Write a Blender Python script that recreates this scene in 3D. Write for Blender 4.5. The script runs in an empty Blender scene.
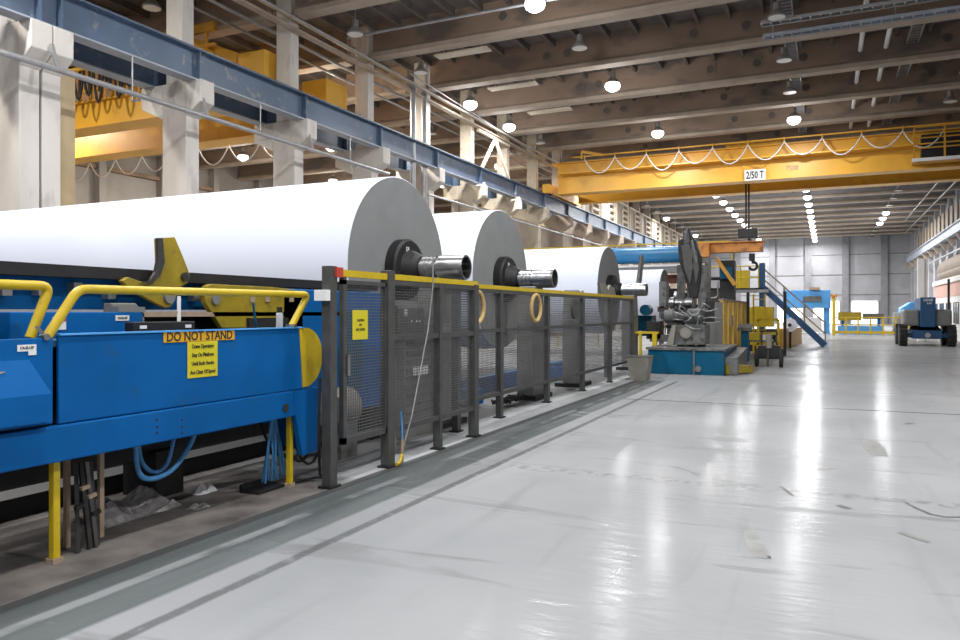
import bpy, math, random
from mathutils import Vector, Matrix
R = math.radians
random.seed(7)
sc = bpy.context.scene
COL = sc.collection
YAW, F, HZ, CH = R(25), 745.0, 312.0, 1.6
SN, CS = math.sin(YAW), math.cos(YAW)

def at(px, py, X=None, Y=None, Z=None):
    """surveying help: real point on the plane X=, Y= or Z= seen in that direction from the camera's place"""
    u = (px-480)/F; v = (HZ-py)/F
    dx, dy = -SN+u*CS, CS+u*SN
    if X is not None: t = X/dx
    elif Y is not None: t = Y/dy
    else: t = (Z-CH)/v
    return Vector((t*dx, t*dy, CH+t*v))

# ------------------------------------------------------------------ materials
def mat(name, c, rough=.6, metal=0., var=.12, scale=1.5, c2=None, c2_amt=.0, c2_scale=3., bump=0., spec=.5, stretch=(1, 1, 1)):
    m = bpy.data.materials.new(name); m.use_nodes = True
    nt = m.node_tree; n = nt.nodes; l = nt.links
    b = n['Principled BSDF']
    b.inputs['Roughness'].default_value = rough
    b.inputs['Metallic'].default_value = metal
    b.inputs['Specular IOR Level'].default_value = spec
    g = n.new('ShaderNodeNewGeometry')
    mp = n.new('ShaderNodeMapping'); mp.inputs['Scale'].default_value = stretch
    l.new(g.outputs['Position'], mp.inputs['Vector'])
    no = n.new('ShaderNodeTexNoise'); no.inputs['Scale'].default_value = scale; no.inputs['Detail'].default_value = 5
    l.new(mp.outputs[0], no.inputs['Vector'])
    mx = n.new('ShaderNodeMix'); mx.data_type = 'RGBA'
    mx.inputs['A'].default_value = [max(0, x*(1-var)) for x in c]+[1]
    mx.inputs['B'].default_value = [min(1, x*(1+var)) for x in c]+[1]
    mr = n.new('ShaderNodeMapRange'); mr.inputs['From Min'].default_value = .3; mr.inputs['From Max'].default_value = .7
    l.new(no.outputs['Fac'], mr.inputs['Value']); l.new(mr.outputs[0], mx.inputs['Factor'])
    out = mx.outputs['Result']
    if c2:
        n2 = n.new('ShaderNodeTexNoise'); n2.inputs['Scale'].default_value = c2_scale; n2.inputs['Detail'].default_value = 8
        l.new(mp.outputs[0], n2.inputs['Vector'])
        r2 = n.new('ShaderNodeMapRange'); r2.inputs['From Min'].default_value = .62-c2_amt*.3; r2.inputs['From Max'].default_value = .75-c2_amt*.3
        l.new(n2.outputs['Fac'], r2.inputs['Value'])
        m2 = n.new('ShaderNodeMix'); m2.data_type = 'RGBA'
        l.new(out, m2.inputs['A']); m2.inputs['B'].default_value = list(c2)+[1]
        l.new(r2.outputs[0], m2.inputs['Factor']); out = m2.outputs['Result']
    l.new(out, b.inputs['Base Color'])
    if bump:
        bp = n.new('ShaderNodeBump'); bp.inputs['Strength'].default_value = bump; bp.inputs['Distance'].default_value = .02
        l.new(no.outputs['Fac'], bp.inputs['Height']); l.new(bp.outputs[0], b.inputs['Normal'])
    return m

def emit(name, c, s):
    m = bpy.data.materials.new(name); m.use_nodes = True
    b = m.node_tree.nodes['Principled BSDF']
    b.inputs['Base Color'].default_value = (.8, .8, .8, 1)
    b.inputs['Emission Color'].default_value = list(c)+[1]; b.inputs['Emission Strength'].default_value = s
    return m

M = dict(
 concrete=mat('pale concrete', (.58, .545, .50), .85, var=.09, scale=1.2, c2=(.48, .44, .41), c2_amt=.2, c2_scale=2.5, bump=.15, stretch=(1, 1, .35)),
 creamy=mat('cream painted concrete', (.56, .49, .38), .8, var=.1, scale=1.2, c2=(.45, .36, .3), c2_amt=.25),
 beam=mat('brown grey roof concrete', (.27, .192, .138), .85, var=.2, scale=.8, c2=(.15, .12, .1), c2_amt=.3, c2_scale=1.2, stretch=(.5, 1, 1)),
 browncon=mat('brown tinted concrete', (.36, .30, .25), .85, var=.12, scale=1),
 beamedge=mat('pale beam flange', (.37, .30, .235), .8, var=.12),
 greybeam=mat('grey roof concrete', (.235, .225, .22), .85, var=.15, scale=.8),
 deck=mat('roof deck', (.13, .11, .095), .9, var=.2, scale=2),
 farwall=mat('grey precast wall', (.30, .30, .315), .85, var=.12, scale=.5, c2=(.28, .28, .29), c2_amt=.3, c2_scale=.6),
 pilaster=mat('darker grey pilaster', (.19, .19, .20), .85),
 rollerblue=mat('satin blue drum', (.015, .17, .36), .35, var=.1),
 liftblue=mat('deep lift blue', (.004, .065, .17), .45, var=.1),
 backwall=mat('dim grey precast wall', (.34, .32, .30), .9, var=.15, scale=.5),
 girder=mat('slate blue girder paint', (.07, .108, .17), .45, var=.15, scale=.8, c2=(.2, .2, .2), c2_amt=.1),
 girderedge=mat('worn girder flange', (.30, .33, .38), .5, var=.15),
 craney=mat('crane yellow paint', (.74, .40, .04), .42, var=.10, scale=.6, c2=(.6, .32, .03), c2_amt=.05, c2_scale=.9),
 cranedk=mat('crane ochre paint', (.55, .27, .02), .5, var=.15),
 orange=mat('rusty orange paint', (.62, .24, .045), .5, var=.18, scale=2, c2=(.3, .12, .04), c2_amt=.3),
 paper=mat('white paper wrap', (.77, .81, .92), .75, var=.012, scale=30, spec=.2, stretch=(8, .2, .2)),
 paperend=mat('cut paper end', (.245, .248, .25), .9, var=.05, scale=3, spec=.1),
 blue=mat('machine blue paint', (.001, .098, .32), .55, var=.12, scale=2.2, c2=(.01, .09, .22), c2_amt=.05, c2_scale=5, spec=.15),
 bluedk=mat('oily dark blue paint', (.008, .06, .15), .4, var=.25, scale=3, c2=(.02, .02, .02), c2_amt=.4, c2_scale=5),
 bluelt=mat('light blue paint', (.08, .33, .72), .45, var=.12, scale=2),
 teal=mat('teal blue paint', (.002, .085, .165), .45, var=.15, scale=3, c2=(.03, .06, .08), c2_amt=.15, c2_scale=6, spec=.2),
 yellow=mat('safety yellow paint', (.56, .40, .010), .4, var=.08, scale=6, c2=(.4, .28, .03), c2_amt=.0, c2_scale=14),
 olive=mat('grubby yellow paint', (.30, .22, .012), .45, var=.2, scale=5, c2=(.2, .15, .03), c2_amt=.15, c2_scale=8),
 blackm=mat('oily black steel', (.010, .010, .0105), .6, .0, var=.4, scale=5),
 steel=mat('bare steel', (.42, .42, .42), .28, 1., var=.2, scale=8),
 darksteel=mat('dark machined steel', (.12, .12, .12), .35, .9, var=.3, scale=8),
 fence=mat('grey fence paint', (.07, .07, .067), .5, .2, var=.15, scale=8),
 wire=mat('galvanised fence wire', (.13, .13, .128), .5, .3, var=.1, scale=8),
 greym=mat('grey machine paint', (.13, .135, .135), .5, var=.25, scale=4, c2=(.07, .06, .05), c2_amt=.3, c2_scale=7),
 greybox=mat('mid grey cover', (.19, .19, .18), .55, var=.12, scale=3),
 white=mat('white enamel', (.78, .78, .77), .5, var=.05),
 galv=mat('galvanised pipe', (.33, .33, .335), .4, .5, var=.15, scale=3),
 gold=mat('pale tan pipe', (.42, .32, .18), .5, var=.12),
 rubber=mat('black rubber', (.02, .02, .02), .8, var=.3, scale=6),
 hose=mat('blue hose', (.06, .24, .50), .45, var=.15, scale=9),
 sheet=mat('dusty plastic film', (.17, .16, .155), .35, var=.25, scale=12),
 red=mat('red plastic', (.50, .05, .03), .5),
 darkred=mat('dull red paint', (.16, .03, .02), .6),
 tan=mat('tan fibre', (.52, .36, .14), .75, var=.15, scale=14),
 board=mat('cardboard brown', (.36, .27, .19), .8, var=.15, scale=10),
 signy=mat('notice yellow', (.62, .53, .012), .6, var=.05),
 signo=mat('notice orange', (.66, .34, .01), .6, var=.05),
 ink=mat('black lettering', (.02, .02, .015), .7, var=0),
 wink=mat('white lettering', (.75, .75, .75), .7, var=0),
 pink=mat('salmon painted lintel', (.60, .36, .30), .7, var=.08),
 ochrepan=mat('ochre yellow panel', (.75, .48, .07), .55, var=.2, scale=2.5, c2=(.5, .3, .06), c2_amt=.2, c2_scale=3, stretch=(1, 1, .25)),
 binm=mat('beige grey plastic', (.24, .225, .195), .6, var=.12, scale=6),
 louvre=mat('brown louvre panel', (.25, .20, .15), .7, var=.12),
 glass=mat('dark office glass', (.10, .12, .14), .1, var=.1),
 lampshell=mat('lamp shell aluminium', (.45, .44, .42), .4, .6),
 lampoff=mat('unlit lamp lens', (.75, .73, .68), .4),
 lit=emit('lit lamp lens', (1, .97, .93), 9.),
 door=emit('daylight in dock door', (1, .99, .95), 2.6),
)

def floor_mat():
    m = bpy.data.materials.new('sealed floor'); m.use_nodes = True
    nt = m.node_tree; n = nt.nodes; l = nt.links
    b = n['Principled BSDF']
    g = n.new('ShaderNodeNewGeometry'); s = n.new('ShaderNodeSeparateXYZ'); l.new(g.outputs['Position'], s.inputs[0])
    def noise(scale, detail=6, st=(1, 1, 1), dist=0):
        mp = n.new('ShaderNodeMapping'); mp.inputs['Scale'].default_value = st
        l.new(g.outputs['Position'], mp.inputs['Vector'])
        q = n.new('ShaderNodeTexNoise'); q.inputs['Scale'].default_value = scale; q.inputs['Detail'].default_value = detail
        q.inputs['Distortion'].default_value = dist
        l.new(mp.outputs[0], q.inputs['Vector']); return q.outputs['Fac']
    def mth(op, a, b_=None, c=None):
        q = n.new('ShaderNodeMath'); q.operation = op
        for i, v in enumerate((a, b_, c)):
            if v is None: continue
            if isinstance(v, (int, float)): q.inputs[i].default_value = v
            else: l.new(v, q.inputs[i])
        return q.outputs[0]
    def rng(v, a, b_, lo=0, hi=1):
        q = n.new('ShaderNodeMapRange'); q.inputs['From Min'].default_value = a; q.inputs['From Max'].default_value = b_
        q.inputs['To Min'].default_value = lo; q.inputs['To Max'].default_value = hi
        l.new(v, q.inputs['Value']); return q.outputs[0]
    def mix(A, B, f):
        q = n.new('ShaderNodeMix'); q.data_type = 'RGBA'
        for k, v in (('A', A), ('B', B)):
            if isinstance(v, tuple): q.inputs[k].default_value = list(v)+[1]
            else: l.new(v, q.inputs[k])
        l.new(f, q.inputs['Factor']) if not isinstance(f, float) else setattr(q.inputs['Factor'], 'default_value', f)
        return q.outputs['Result']
    X, Y = s.outputs[0], s.outputs[1]
    wob = mth('MULTIPLY', mth('SUBTRACT', noise(2.5, 3), .5), .03)
    Xw = mth('ADD', X, wob)
    def band(a, b_, e=.012, src=None):
        src = src or Xw
        return mth('MULTIPLY', rng(src, a-e, a+e), rng(src, b_-e, b_+e, 1, 0))
    big = noise(.35, 4); mid = noise(1.6, 6, (1, .6, 1)); fine = noise(9, 5)
    white = mix((.255, .262, .268), (.32, .325, .33), rng(big, .35, .65))
    white = mix(white, (.235, .24, .245), mth('MULTIPLY', rng(mid, .5, .75), .5))
    # scuffs: long streaks along the hall and skewed tyre marks
    sc1 = rng(noise(1.3, 8, (3.2, .22, 1), .4), .58, .70)
    sc2 = rng(noise(.9, 8, (.45, 2.6, 1), 1.2), .60, .68)
    white = mix(white, (.2, .2, .2), mth('MULTIPLY', sc1, .35))
    white = mix(white, (.14, .14, .14), mth('MULTIPLY', sc2, .5))
    spot = rng(noise(3.1, 2), .76, .78)
    white = mix(white, (.1, .1, .1), mth('MULTIPLY', spot, .6))
    # cross joint and the tile-like joints
    Yj = mth('SUBTRACT', Y, mth('MULTIPLY', X, .02))
    jn = band(13.60, 13.68, .02, Yj)
    white = mix(white, (.07, .07, .07), mth('MULTIPLY', mth('MULTIPLY', jn, rng(fine, .25, .4)), .95))
    jn2 = band(7.12, 7.30, .08, Yj)
    white = mix(white, (.17, .17, .17), mth('MULTIPLY', jn2, mth('MULTIPLY', rng(fine, .48, .6), .7)))
    col = white
    nearband = rng(Y, 17.2, 17.8, 1, 0)
    # grey walkway band beside the kerb
    grey = mix((.085, .095, .095), (.135, .145, .145), rng(noise(1.1, 7, (2.2, .3, 1)), .35, .65))
    col = mix(col, grey, mth('MULTIPLY', band(-4.0, -3.40, .02), nearband))
    stripe = mth('MULTIPLY', band(-3.78, -3.69, .012), rng(noise(1.1, 5, (1, 1, 1)), .46, .54))
    col = mix(col, (.32, .33, .33), mth('MULTIPLY', mth('MULTIPLY', stripe, nearband), .55))
    col = mix(col, (.075, .077, .077), mth('MULTIPLY', mth('MULTIPLY', band(-3.18, -3.10, .012), nearband), mth('MULTIPLY', rng(fine, .2, .45), .7)))
    col = mix(col, (.06, .062, .06), mth('MULTIPLY', band(-4.09, -3.97, .012), nearband))
    # machine side of the kerb
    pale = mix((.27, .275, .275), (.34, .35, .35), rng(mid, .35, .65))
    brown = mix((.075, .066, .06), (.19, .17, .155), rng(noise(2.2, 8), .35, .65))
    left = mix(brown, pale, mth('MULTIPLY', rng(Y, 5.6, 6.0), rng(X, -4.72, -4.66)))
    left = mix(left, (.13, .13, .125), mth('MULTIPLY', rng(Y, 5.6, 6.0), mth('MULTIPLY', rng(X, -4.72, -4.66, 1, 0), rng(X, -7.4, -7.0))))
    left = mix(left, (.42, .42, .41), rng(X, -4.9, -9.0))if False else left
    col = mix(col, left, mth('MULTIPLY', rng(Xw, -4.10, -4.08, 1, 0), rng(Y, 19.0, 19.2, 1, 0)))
    far_left = mth('MULTIPLY', rng(X, -16.5, -16, 1, 0), 1.0)
    col = mix(col, (.25, .24, .23), far_left)
    l.new(col, b.inputs['Base Color'])
    rgh = mth('ADD', rng(mid, .3, .7, .11, .19), mth('MULTIPLY', rng(X, -4.1, -3.3, 1, 0), .28))
    rgh = mth('ADD', rgh, mth('MULTIPLY', sc2, .15))
    l.new(rgh, b.inputs['Roughness'])
    b.inputs['Specular IOR Level'].default_value = 0.
    bp = n.new('ShaderNodeBump'); bp.inputs['Strength'].default_value = .22; bp.inputs['Distance'].default_value = .02
    l.new(noise(4.0, 8, (.6, 2.4, 1), .8), bp.inputs['Height']); l.new(bp.outputs[0], b.inputs['Normal'])
    gl = n.new('ShaderNodeBsdfGlossy'); gl.inputs['Color'].default_value = (1, 1, 1, 1)
    l.new(rgh, gl.inputs['Roughness']); l.new(bp.outputs[0], gl.inputs['Normal'])
    fr = n.new('ShaderNodeFresnel'); fr.inputs['IOR'].default_value = 1.38
    ms = n.new('ShaderNodeMixShader'); l.new(mth('MULTIPLY', fr.outputs[0], .20), ms.inputs[0])
    l.new(b.outputs[0], ms.inputs[1]); l.new(gl.outputs[0], ms.inputs[2]); l.new(ms.outputs[0], n['Material Output'].inputs['Surface'])
    return m
M['floor'] = floor_mat()

# ------------------------------------------------------------------ mesh builder
class MB:
    def __init__(s): s.v = []; s.f = []; s.m = []; s.k = 0; s.sm = []
    def add(s, vs, fs, smooth=False):
        o = len(s.v); s.v += [Vector(v) for v in vs]
        for f in fs: s.f.append([o+i for i in f]); s.m.append(s.k); s.sm.append(smooth)
        return s
    def slot(s, k): s.k = k; return s
    def box(s, x0, x1, y0, y1, z0, z1):
        vs = [(x, y, z) for x in (x0, x1) for y in (y0, y1) for z in (z0, z1)]
        return s.add(vs, [(0, 1, 3, 2), (4, 6, 7, 5), (0, 4, 5, 1), (2, 3, 7, 6), (0, 2, 6, 4), (1, 5, 7, 3)])
    def bar(s, a, b, w, h=None, up=(0, 0, 1)):
        a, b = Vector(a), Vector(b); h = h or w; d = (b-a).normalized(); up = Vector(up)
        if abs(d.dot(up)) > .99: up = Vector((1, 0, 0))
        e = d.cross(up).normalized()*w/2; g = e.cross(d).normalized()*h/2
        vs = [p+q for p in (a, b) for q in (-e-g, e-g, e+g, -e+g)]
        return s.add(vs, [(3, 2, 1, 0), (4, 5, 6, 7), (0, 1, 5, 4), (1, 2, 6, 5), (2, 3, 7, 6), (3, 0, 4, 7)])
    def tube(s, pts, r, n=8, closed=False):
        pts = [Vector(p) for p in pts]; N = len(pts); vs = []; prev = None
        for i, p in enumerate(pts):
            if closed: d = pts[(i+1) % N]-pts[i-1]
            else: d = pts[min(i+1, N-1)]-pts[max(i-1, 0)]
            d.normalize()
            if prev is None:
                e = d.cross(Vector((0, 0, 1)));
                if e.length < .05: e = d.cross(Vector((1, 0, 0)))
            else: e = prev-d*prev.dot(d)
            e.normalize(); prev = e; g = d.cross(e)
            rr = r[i] if isinstance(r, (list, tuple)) else r
            vs += [p+(e*math.cos(2*math.pi*k/n)+g*math.sin(2*math.pi*k/n))*rr for k in range(n)]
        fs = []
        for i in range(N if closed else N-1):
            j = (i+1) % N
            fs += [(i*n+k, i*n+(k+1) % n, j*n+(k+1) % n, j*n+k) for k in range(n)]
        s.add(vs, fs, True)
        if not closed:
            s.add(vs[:n], [tuple(range(n-1, -1, -1))]); s.add(vs[-n:], [tuple(range(n))])
        return s
    def cyl(s, a, b, r, n=16): return s.tube([a, b], r, n)
    def lathe(s, o, d, prof, n=32, caps=True, smooth=True):
        """prof: list of (distance along d, radius)"""
        o, d = Vector(o), Vector(d).normalized(); e = d.cross(Vector((0, 0, 1)))
        if e.length < .05: e = d.cross(Vector((1, 0, 0)))
        e.normalize(); g = d.cross(e)
        ring = lambda a, r: [o+d*a+(e*math.cos(2*math.pi*k/n)+g*math.sin(2*math.pi*k/n))*r for k in range(n)]
        for (a0, r0), (a1, r1) in zip(prof, prof[1:]):
            s.add(ring(a0, r0)+ring(a1, r1), [(k, (k+1) % n, n+(k+1) % n, n+k) for k in range(n)], smooth)
        if caps:
            s.add(ring(*prof[0]), [tuple(range(n-1, -1, -1))]); s.add(ring(*prof[-1]), [tuple(range(n))])
        return s
    def prism(s, pts, ext):
        pts = [Vector(p) for p in pts]; ext = Vector(ext); n = len(pts)
        nrm = Vector((0, 0, 0))
        for i in range(n): nrm += pts[i].cross(pts[(i+1) % n])
        if nrm.dot(ext) > 0: pts = pts[::-1]
        vs = pts+[p+ext for p in pts]
        return s.add(vs, [tuple(range(n)), tuple(range(2*n-1, n-1, -1))]+[(i, n+i, n+(i+1) % n, (i+1) % n) for i in range(n)])
    def build(s, name, mats, parent=None, label=None, bevel=0, **kw):
        if not isinstance(mats, (list, tuple)): mats = [mats]
        org = Vector((0, 0, 0)); p = parent
        while p: org += p.location; p = p.parent
        me = bpy.data.meshes.new(name)
        me.from_pydata([v-org for v in s.v], [], s.f)
        for q in mats: me.materials.append(M[q])
        for i, pl in enumerate(me.polygons): pl.material_index = s.m[i]; pl.use_smooth = s.sm[i]
        me.update()
        o = bpy.data.objects.new(name, me); COL.objects.link(o)
        if parent: o.parent = parent
        if label: o['label'] = label
        for k, v in kw.items(): o[k] = v
        if bevel:
            b = o.modifiers.new('bevel', 'BEVEL'); b.width = bevel; b.segments = 2; b.limit_method = 'ANGLE'
        return o

def parts(mb, name, mats, parent, **kw):
    """build every separate piece of mb as a part of its own (pieces that touch stay together)"""
    n = len(mb.v); par = list(range(n))
    def find(i):
        while par[i] != i: par[i] = par[par[i]]; i = par[i]
        return i
    seen = {}
    for i, v in enumerate(mb.v):
        k = (round(v.x, 4), round(v.y, 4), round(v.z, 4))
        if k in seen: par[find(i)] = find(seen[k])
        else: seen[k] = i
    for f in mb.f:
        for i in f[1:]: par[find(i)] = find(f[0])
    groups = {}
    for j, f in enumerate(mb.f): groups.setdefault(find(f[0]), []).append(j)
    out = []
    for js in groups.values():
        q = MB(); ids = {}
        for j in js:
            for i in mb.f[j]:
                if i not in ids: ids[i] = len(q.v); q.v.append(mb.v[i])
            q.f.append([ids[i] for i in mb.f[j]]); q.m.append(mb.m[j]); q.sm.append(mb.sm[j])
        out.append(q.build(name, mats, parent, **kw))
    return out

def thing(name, label, cat, loc=(0, 0, 0), group=None):
    o = bpy.data.objects.new(name, None); COL.objects.link(o); o.location = loc
    o['label'] = label; o['category'] = cat
    if group: o['group'] = group
    return o
def solo(mb, name, mats, label, cat, group=None, bevel=0, **kw):
    o = mb.build(name, mats, bevel=bevel, **kw)
    # put the origin at the base of the thing
    me = o.data; xs = [v.co for v in me.vertices]
    c = Vector((sum(v.x for v in xs)/len(xs), sum(v.y for v in xs)/len(xs), min(v.z for v in xs)))
    me.transform(Matrix.Translation(-c)); o.location = c
    o['label'] = label; o['category'] = cat
    if group: o['group'] = group
    return o
def struct(mb, name, mats, **kw):
    return mb.build(name, mats, kind='structure', **kw)
def dup(root, loc, label=None, group=None, parent=None):
    r = root.copy(); COL.objects.link(r); r.location = loc
    if label: r['label'] = label
    if group: r['group'] = group
    for ch in list(root.children):
        c = ch.copy(); COL.objects.link(c); c.parent = r
        for g in list(ch.children):
            d = g.copy(); COL.objects.link(d); d.parent = c
    return r
def text(name, s, size, loc, rot, m, parent, sx=1., align='CENTER'):
    cu = bpy.data.curves.new('lettering', 'FONT'); cu.body = s; cu.size = size; cu.extrude = .001
    cu.align_x = align; cu.align_y = 'CENTER'; cu.resolution_u = 2; cu.offset = size*.018
    t = bpy.data.objects.new('lettering', cu); COL.objects.link(t)
    bpy.context.view_layer.update()
    me = bpy.data.meshes.new_from_object(t.evaluated_get(bpy.context.evaluated_depsgraph_get()))
    bpy.data.objects.remove(t); me.materials.clear(); me.materials.append(M[m])
    org = Vector((0, 0, 0)); p = parent
    while p: org += p.location; p = p.parent
    me.transform(Matrix.Translation(Vector(loc)-org) @ Matrix.Rotation(rot[2], 4, 'Z') @ Matrix.Rotation(rot[0], 4, 'X') @ Matrix.Diagonal((sx, 1, 1, 1)))
    o = bpy.data.objects.new(name, me); COL.objects.link(o); o.parent = parent
    return o
RX = (R(90), 0, R(90))    # lettering on a face that looks towards +X
RY = (R(90), 0, 0)        # lettering on a face that looks towards -Y
def ordw(i): return ['nearest', 'second', 'third', 'fourth', 'fifth', 'sixth', 'seventh', 'eighth', 'ninth', 'tenth', 'eleventh', 'twelfth'][i]
def sag(a, b, d, n=10):
    a, b = Vector(a), Vector(b)
    return [a.lerp(b, i/n)+Vector((0, 0, -d*4*(i/n)*(1-i/n))) for i in range(n+1)]

# ------------------------------------------------------------------ setting
YF, YB, XL, XR = 112., -10., -40., 10.
struct(MB().box(XL, XR, YB, YF, -.2, 0), 'floor', 'floor')
cm = MB().box(XL, XR, YB, YF, 12.75, 12.95)
x = XL+1
while x < XR:
    cm.box(x, x+.12, YB, YF, 12.5, 12.76); x += 1.15
struct(cm, 'ceiling', 'deck')
w = MB().box(XL, XR, YF, YF+.3, 0, 12.75)
w.slot(2)
for k in range(12): w.box(-39.6+4.6*k, -38.8+4.6*k, YF-.45, YF+.1, 0, 12.7)
w.slot(1)
for z in (3.9, 6.6, 9.3): w.box(XL, XR, YF-.06, YF+.1, z, z+.07)
struct(w, 'wall_far', ['farwall', 'deck', 'pilaster'])
w = MB().box(XL-.3, XL, YB, YF, 0, 12.75)
for k in range(26): w.box(XL-.1, XL+.5, -6+4.6*k, -5.5+4.6*k, 0, 12.7)
w.slot(1)
for z in (7.2, 10.2): w.box(XL-.1, XL+.35, YB, YF, z, z+.25)
struct(w, 'wall_left', ['backwall', 'beam'])
w = MB().box(XR, XR+.3, YB, YF, 0, 12.75)
for k in range(26): w.box(XR-.35, XR+.1, -6+4.6*k, -5.4+4.6*k, 0, 12.7)
struct(w, 'wall_right', 'farwall')
struct(MB().box(XL, XR, YB-.3, YB, 0, 12.75), 'wall_near', 'farwall')
# dock doors: daylight standing in openings of the far wall
for i, (x0, x1) in enumerate(((3.0, 6.0), (-1.6, 1.4), (-6.2, -3.2))):
    fr = struct(MB().box(x0-.15, x0, YF-.2, YF, 0, 3.1).box(x1, x1+.15, YF-.2, YF, 0, 3.1).box(x0-.15, x1+.15, YF-.2, YF, 3.0, 3.15), 'door_%d' % (i+1), 'white')
    MB().box(x0, x1, YF-.08, YF-.03, 0, 3.0).build('door_opening', 'door', fr)

# roof beams -------------------------------------------------------
BY = [15.4+4.6*k for k in range(-5, 21)]
def beam_mesh(x0, x1, holes=True):
    a = MB()
    a.box(x0, x1, -.14, .14, .16, 1.3)
    b = MB().box(x0, x1, -.27, .27, 0, .16)
    b.prism([(x0, -.27, .16), (x0, .27, .16), (x0, .14, .30), (x0, -.14, .30)], (x1-x0, 0, 0))
    c = MB()
    if holes:
        for xx in (-10.5, -9.6, -4.6, -2.7, -.9, 4.2, 6.):
            c.lathe((xx, -.14, .72), (0, -1, 0), [(0, .24), (.035, .24), (.035, .17), (-.02, .17)], 20, caps=False)
            c.slot(1).lathe((xx, -.145, .72), (0, -1, 0), [(0, .17), (.002, .17)], 20); c.slot(0)
    return a, b, c
prot = {}
for bay, (x0, x1) in {'m': (-16.0, 10.0), 'n': (-39.9, -17.2)}.items():
    for i, y in enumerate(BY):
        seen = y > (17 if bay == 'm' else 8)
        nm = 'roof_beam'
        if bay == 'm':
            if y < 19: lab = 'brown concrete roof beam above and behind the viewpoint of the main hall'; grp = 'roof beams out of view'
            elif y < 44: lab = '%s brown concrete roof beam across the main hall ceiling, counted from the front' % ordw(int((y-19)/4.6)); grp = 'main hall roof beams'
            else: lab = 'concrete roof beam beyond the yellow bridge crane in the main hall'; grp = 'roof beams beyond the crane'
        else:
            if y > 50: lab = 'concrete roof beam deep in the side bay behind the columns'; grp = 'far side bay roof beams'
            else: lab = 'concrete roof beam over the side bay, %s from the front' % ordw(max(0, i-5)); grp = 'side bay roof beams'
        if y < 14: continue
        key = bay+('far' if bay == 'm' and y > 48 else '')
        if key not in prot:
            t = thing(nm, lab, 'beam', ((x0+x1)/2, y, 11.45), grp)
            a, b, c = beam_mesh(x0, x1, bay == 'm')
            for q in (a, b, c): q.v = [v+Vector((0, y, 11.45)) for v in q.v]
            a.build('web', 'greybeam' if 'far' in key else 'beam', t); b.build('bottom_flange', 'beamedge', t)  # flange paler than the web: its lit underside put into the colour
            if c.v: c.build('web_recess', ['beam', 'deck'], t)
            prot[key] = t
        else:
            dup(prot[key], ((x0+x1)/2, y, 11.45), lab, grp)

# ------------------------------------------------------------------ columns
def column(yf, lab, m='concrete', w=.9, d=.47, xc=-15.45, grp='columns between the two bays'):
    t = thing('concrete_column', lab, 'column', (-16.45, yf+d/2, 0), grp)
    a = MB().box(-16.9, -16.9+w, yf, yf+d, 0, 7.97)
    a.box(-16.78, -16.18, yf+.02, yf+d-.02, 7.97, 12.75)
    a.build('shaft', m, t, bevel=.02)
    for s in (1, -1):
        xi = -16.0 if s > 0 else -16.9; xo = xc if s > 0 else -17.7
        MB().prism([(xi, yf-.02, 7.0), (xo, yf-.02, 7.35), (xo, yf-.02, 7.96), (xi, yf-.02, 7.96)], (0, d+.04, 0)).build('corbel', m, t, bevel=.02)
    return t
CY = [15.17+4.6*k for k in range(0, 21)]
column(10.50, 'leftmost pale concrete column with a square corbel, at the left edge', d=.46, xc=-15.58)
column(11.02, 'concrete column standing right behind the leftmost one, across a narrow gap', d=.45, xc=-15.58)
c0 = None
for k, y in enumerate(CY):
    if k < 7:
        lab = ['pale concrete column with corbel, first full one right of the edge pair', 'pale concrete column with corbel over the nearest paper roll, second full one',
               'pale concrete column with corbel above the rim of the nearest roll', 'pale concrete column with steel drain pipes beside it',
               'pinkish stained concrete column above the second paper roll', 'cream concrete column right of the zigzag bracing', 'grey column just left of the yellow crane girder'][k]
        grp = 'columns between the two bays'
    else: lab = 'concrete column beyond the yellow crane girder, under the far runway'; grp = 'far columns between the bays'
    if k in (0, 3, 4, 5, 7):
        c0 = column(y, lab, 'creamy' if k in (4, 5) else 'browncon' if k == 7 else 'concrete', grp=grp)
        kind = c0
    else: dup(kind if k != 6 else kind, (-16.45, y+.235, 0), lab, grp)
# drain pipes at the fourth column, beige duct behind the edge pair
for i, (px, r) in enumerate(((415, .12), (426, .14))):
    p = at(px, 120, X=-15.75 if i == 0 else -15.85)
    solo(MB().cyl((p.x-.1, p.y, 0), (p.x-.1, p.y, 11.2), r, 14), 'drain_pipe', 'galv', ['left one of the two grey drain pipes at the fourth column', 'right one of the two grey drain pipes at the fourth column'][i], 'pipe', 'drain pipes')
solo(MB().box(-16.8, -16.35, 11.7, 12.1, 0, 7.4), 'cable_duct', 'gold', 'beige vertical duct on the right side of the edge columns', 'duct', bevel=.02)

# runway girders (segments between columns, one long girder each) ------
def runway(name, xc, y0, y1, lab, ys, side, zt=8.81):
    t = thing(name, lab, 'girder', (xc, y0, zt-.87))
    MB().box(xc-.02, xc+.02, y0, y1, zt-.84, zt-.03).build('web', 'girder', t)
    MB().box(xc-.22, xc+.22, y0, y1, zt-.04, zt).build('top_flange', 'bluedk' if False else 'girder', t)
    MB().box(xc-.2, xc+.2, y0, y1, zt-.87, zt-.83).build('bottom_flange', 'girderedge', t)
    s = MB()
    for y in ys:
        s.box(xc-.18, xc+.18, y+.12, y+.16, zt-.83, zt-.04)
    parts(s, 'stiffener', 'girder', t)
    MB().box(xc-.04, xc+.04, y0, y1, zt, zt+.1).build('crane_rail', 'darksteel', t)
    return t
runway('runway_girder', -15.8, 7., 100., 'slate blue steel girder running the length of the hall on column corbels', [10.6, 11.1]+CY, 1)
runway('runway_girder', -17.4, 7., 100., 'dark steel girder on the back corbels, behind the slate blue one', [10.6, 11.1]+CY, -1)
for yy in (40.5, 46):
    pass
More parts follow.
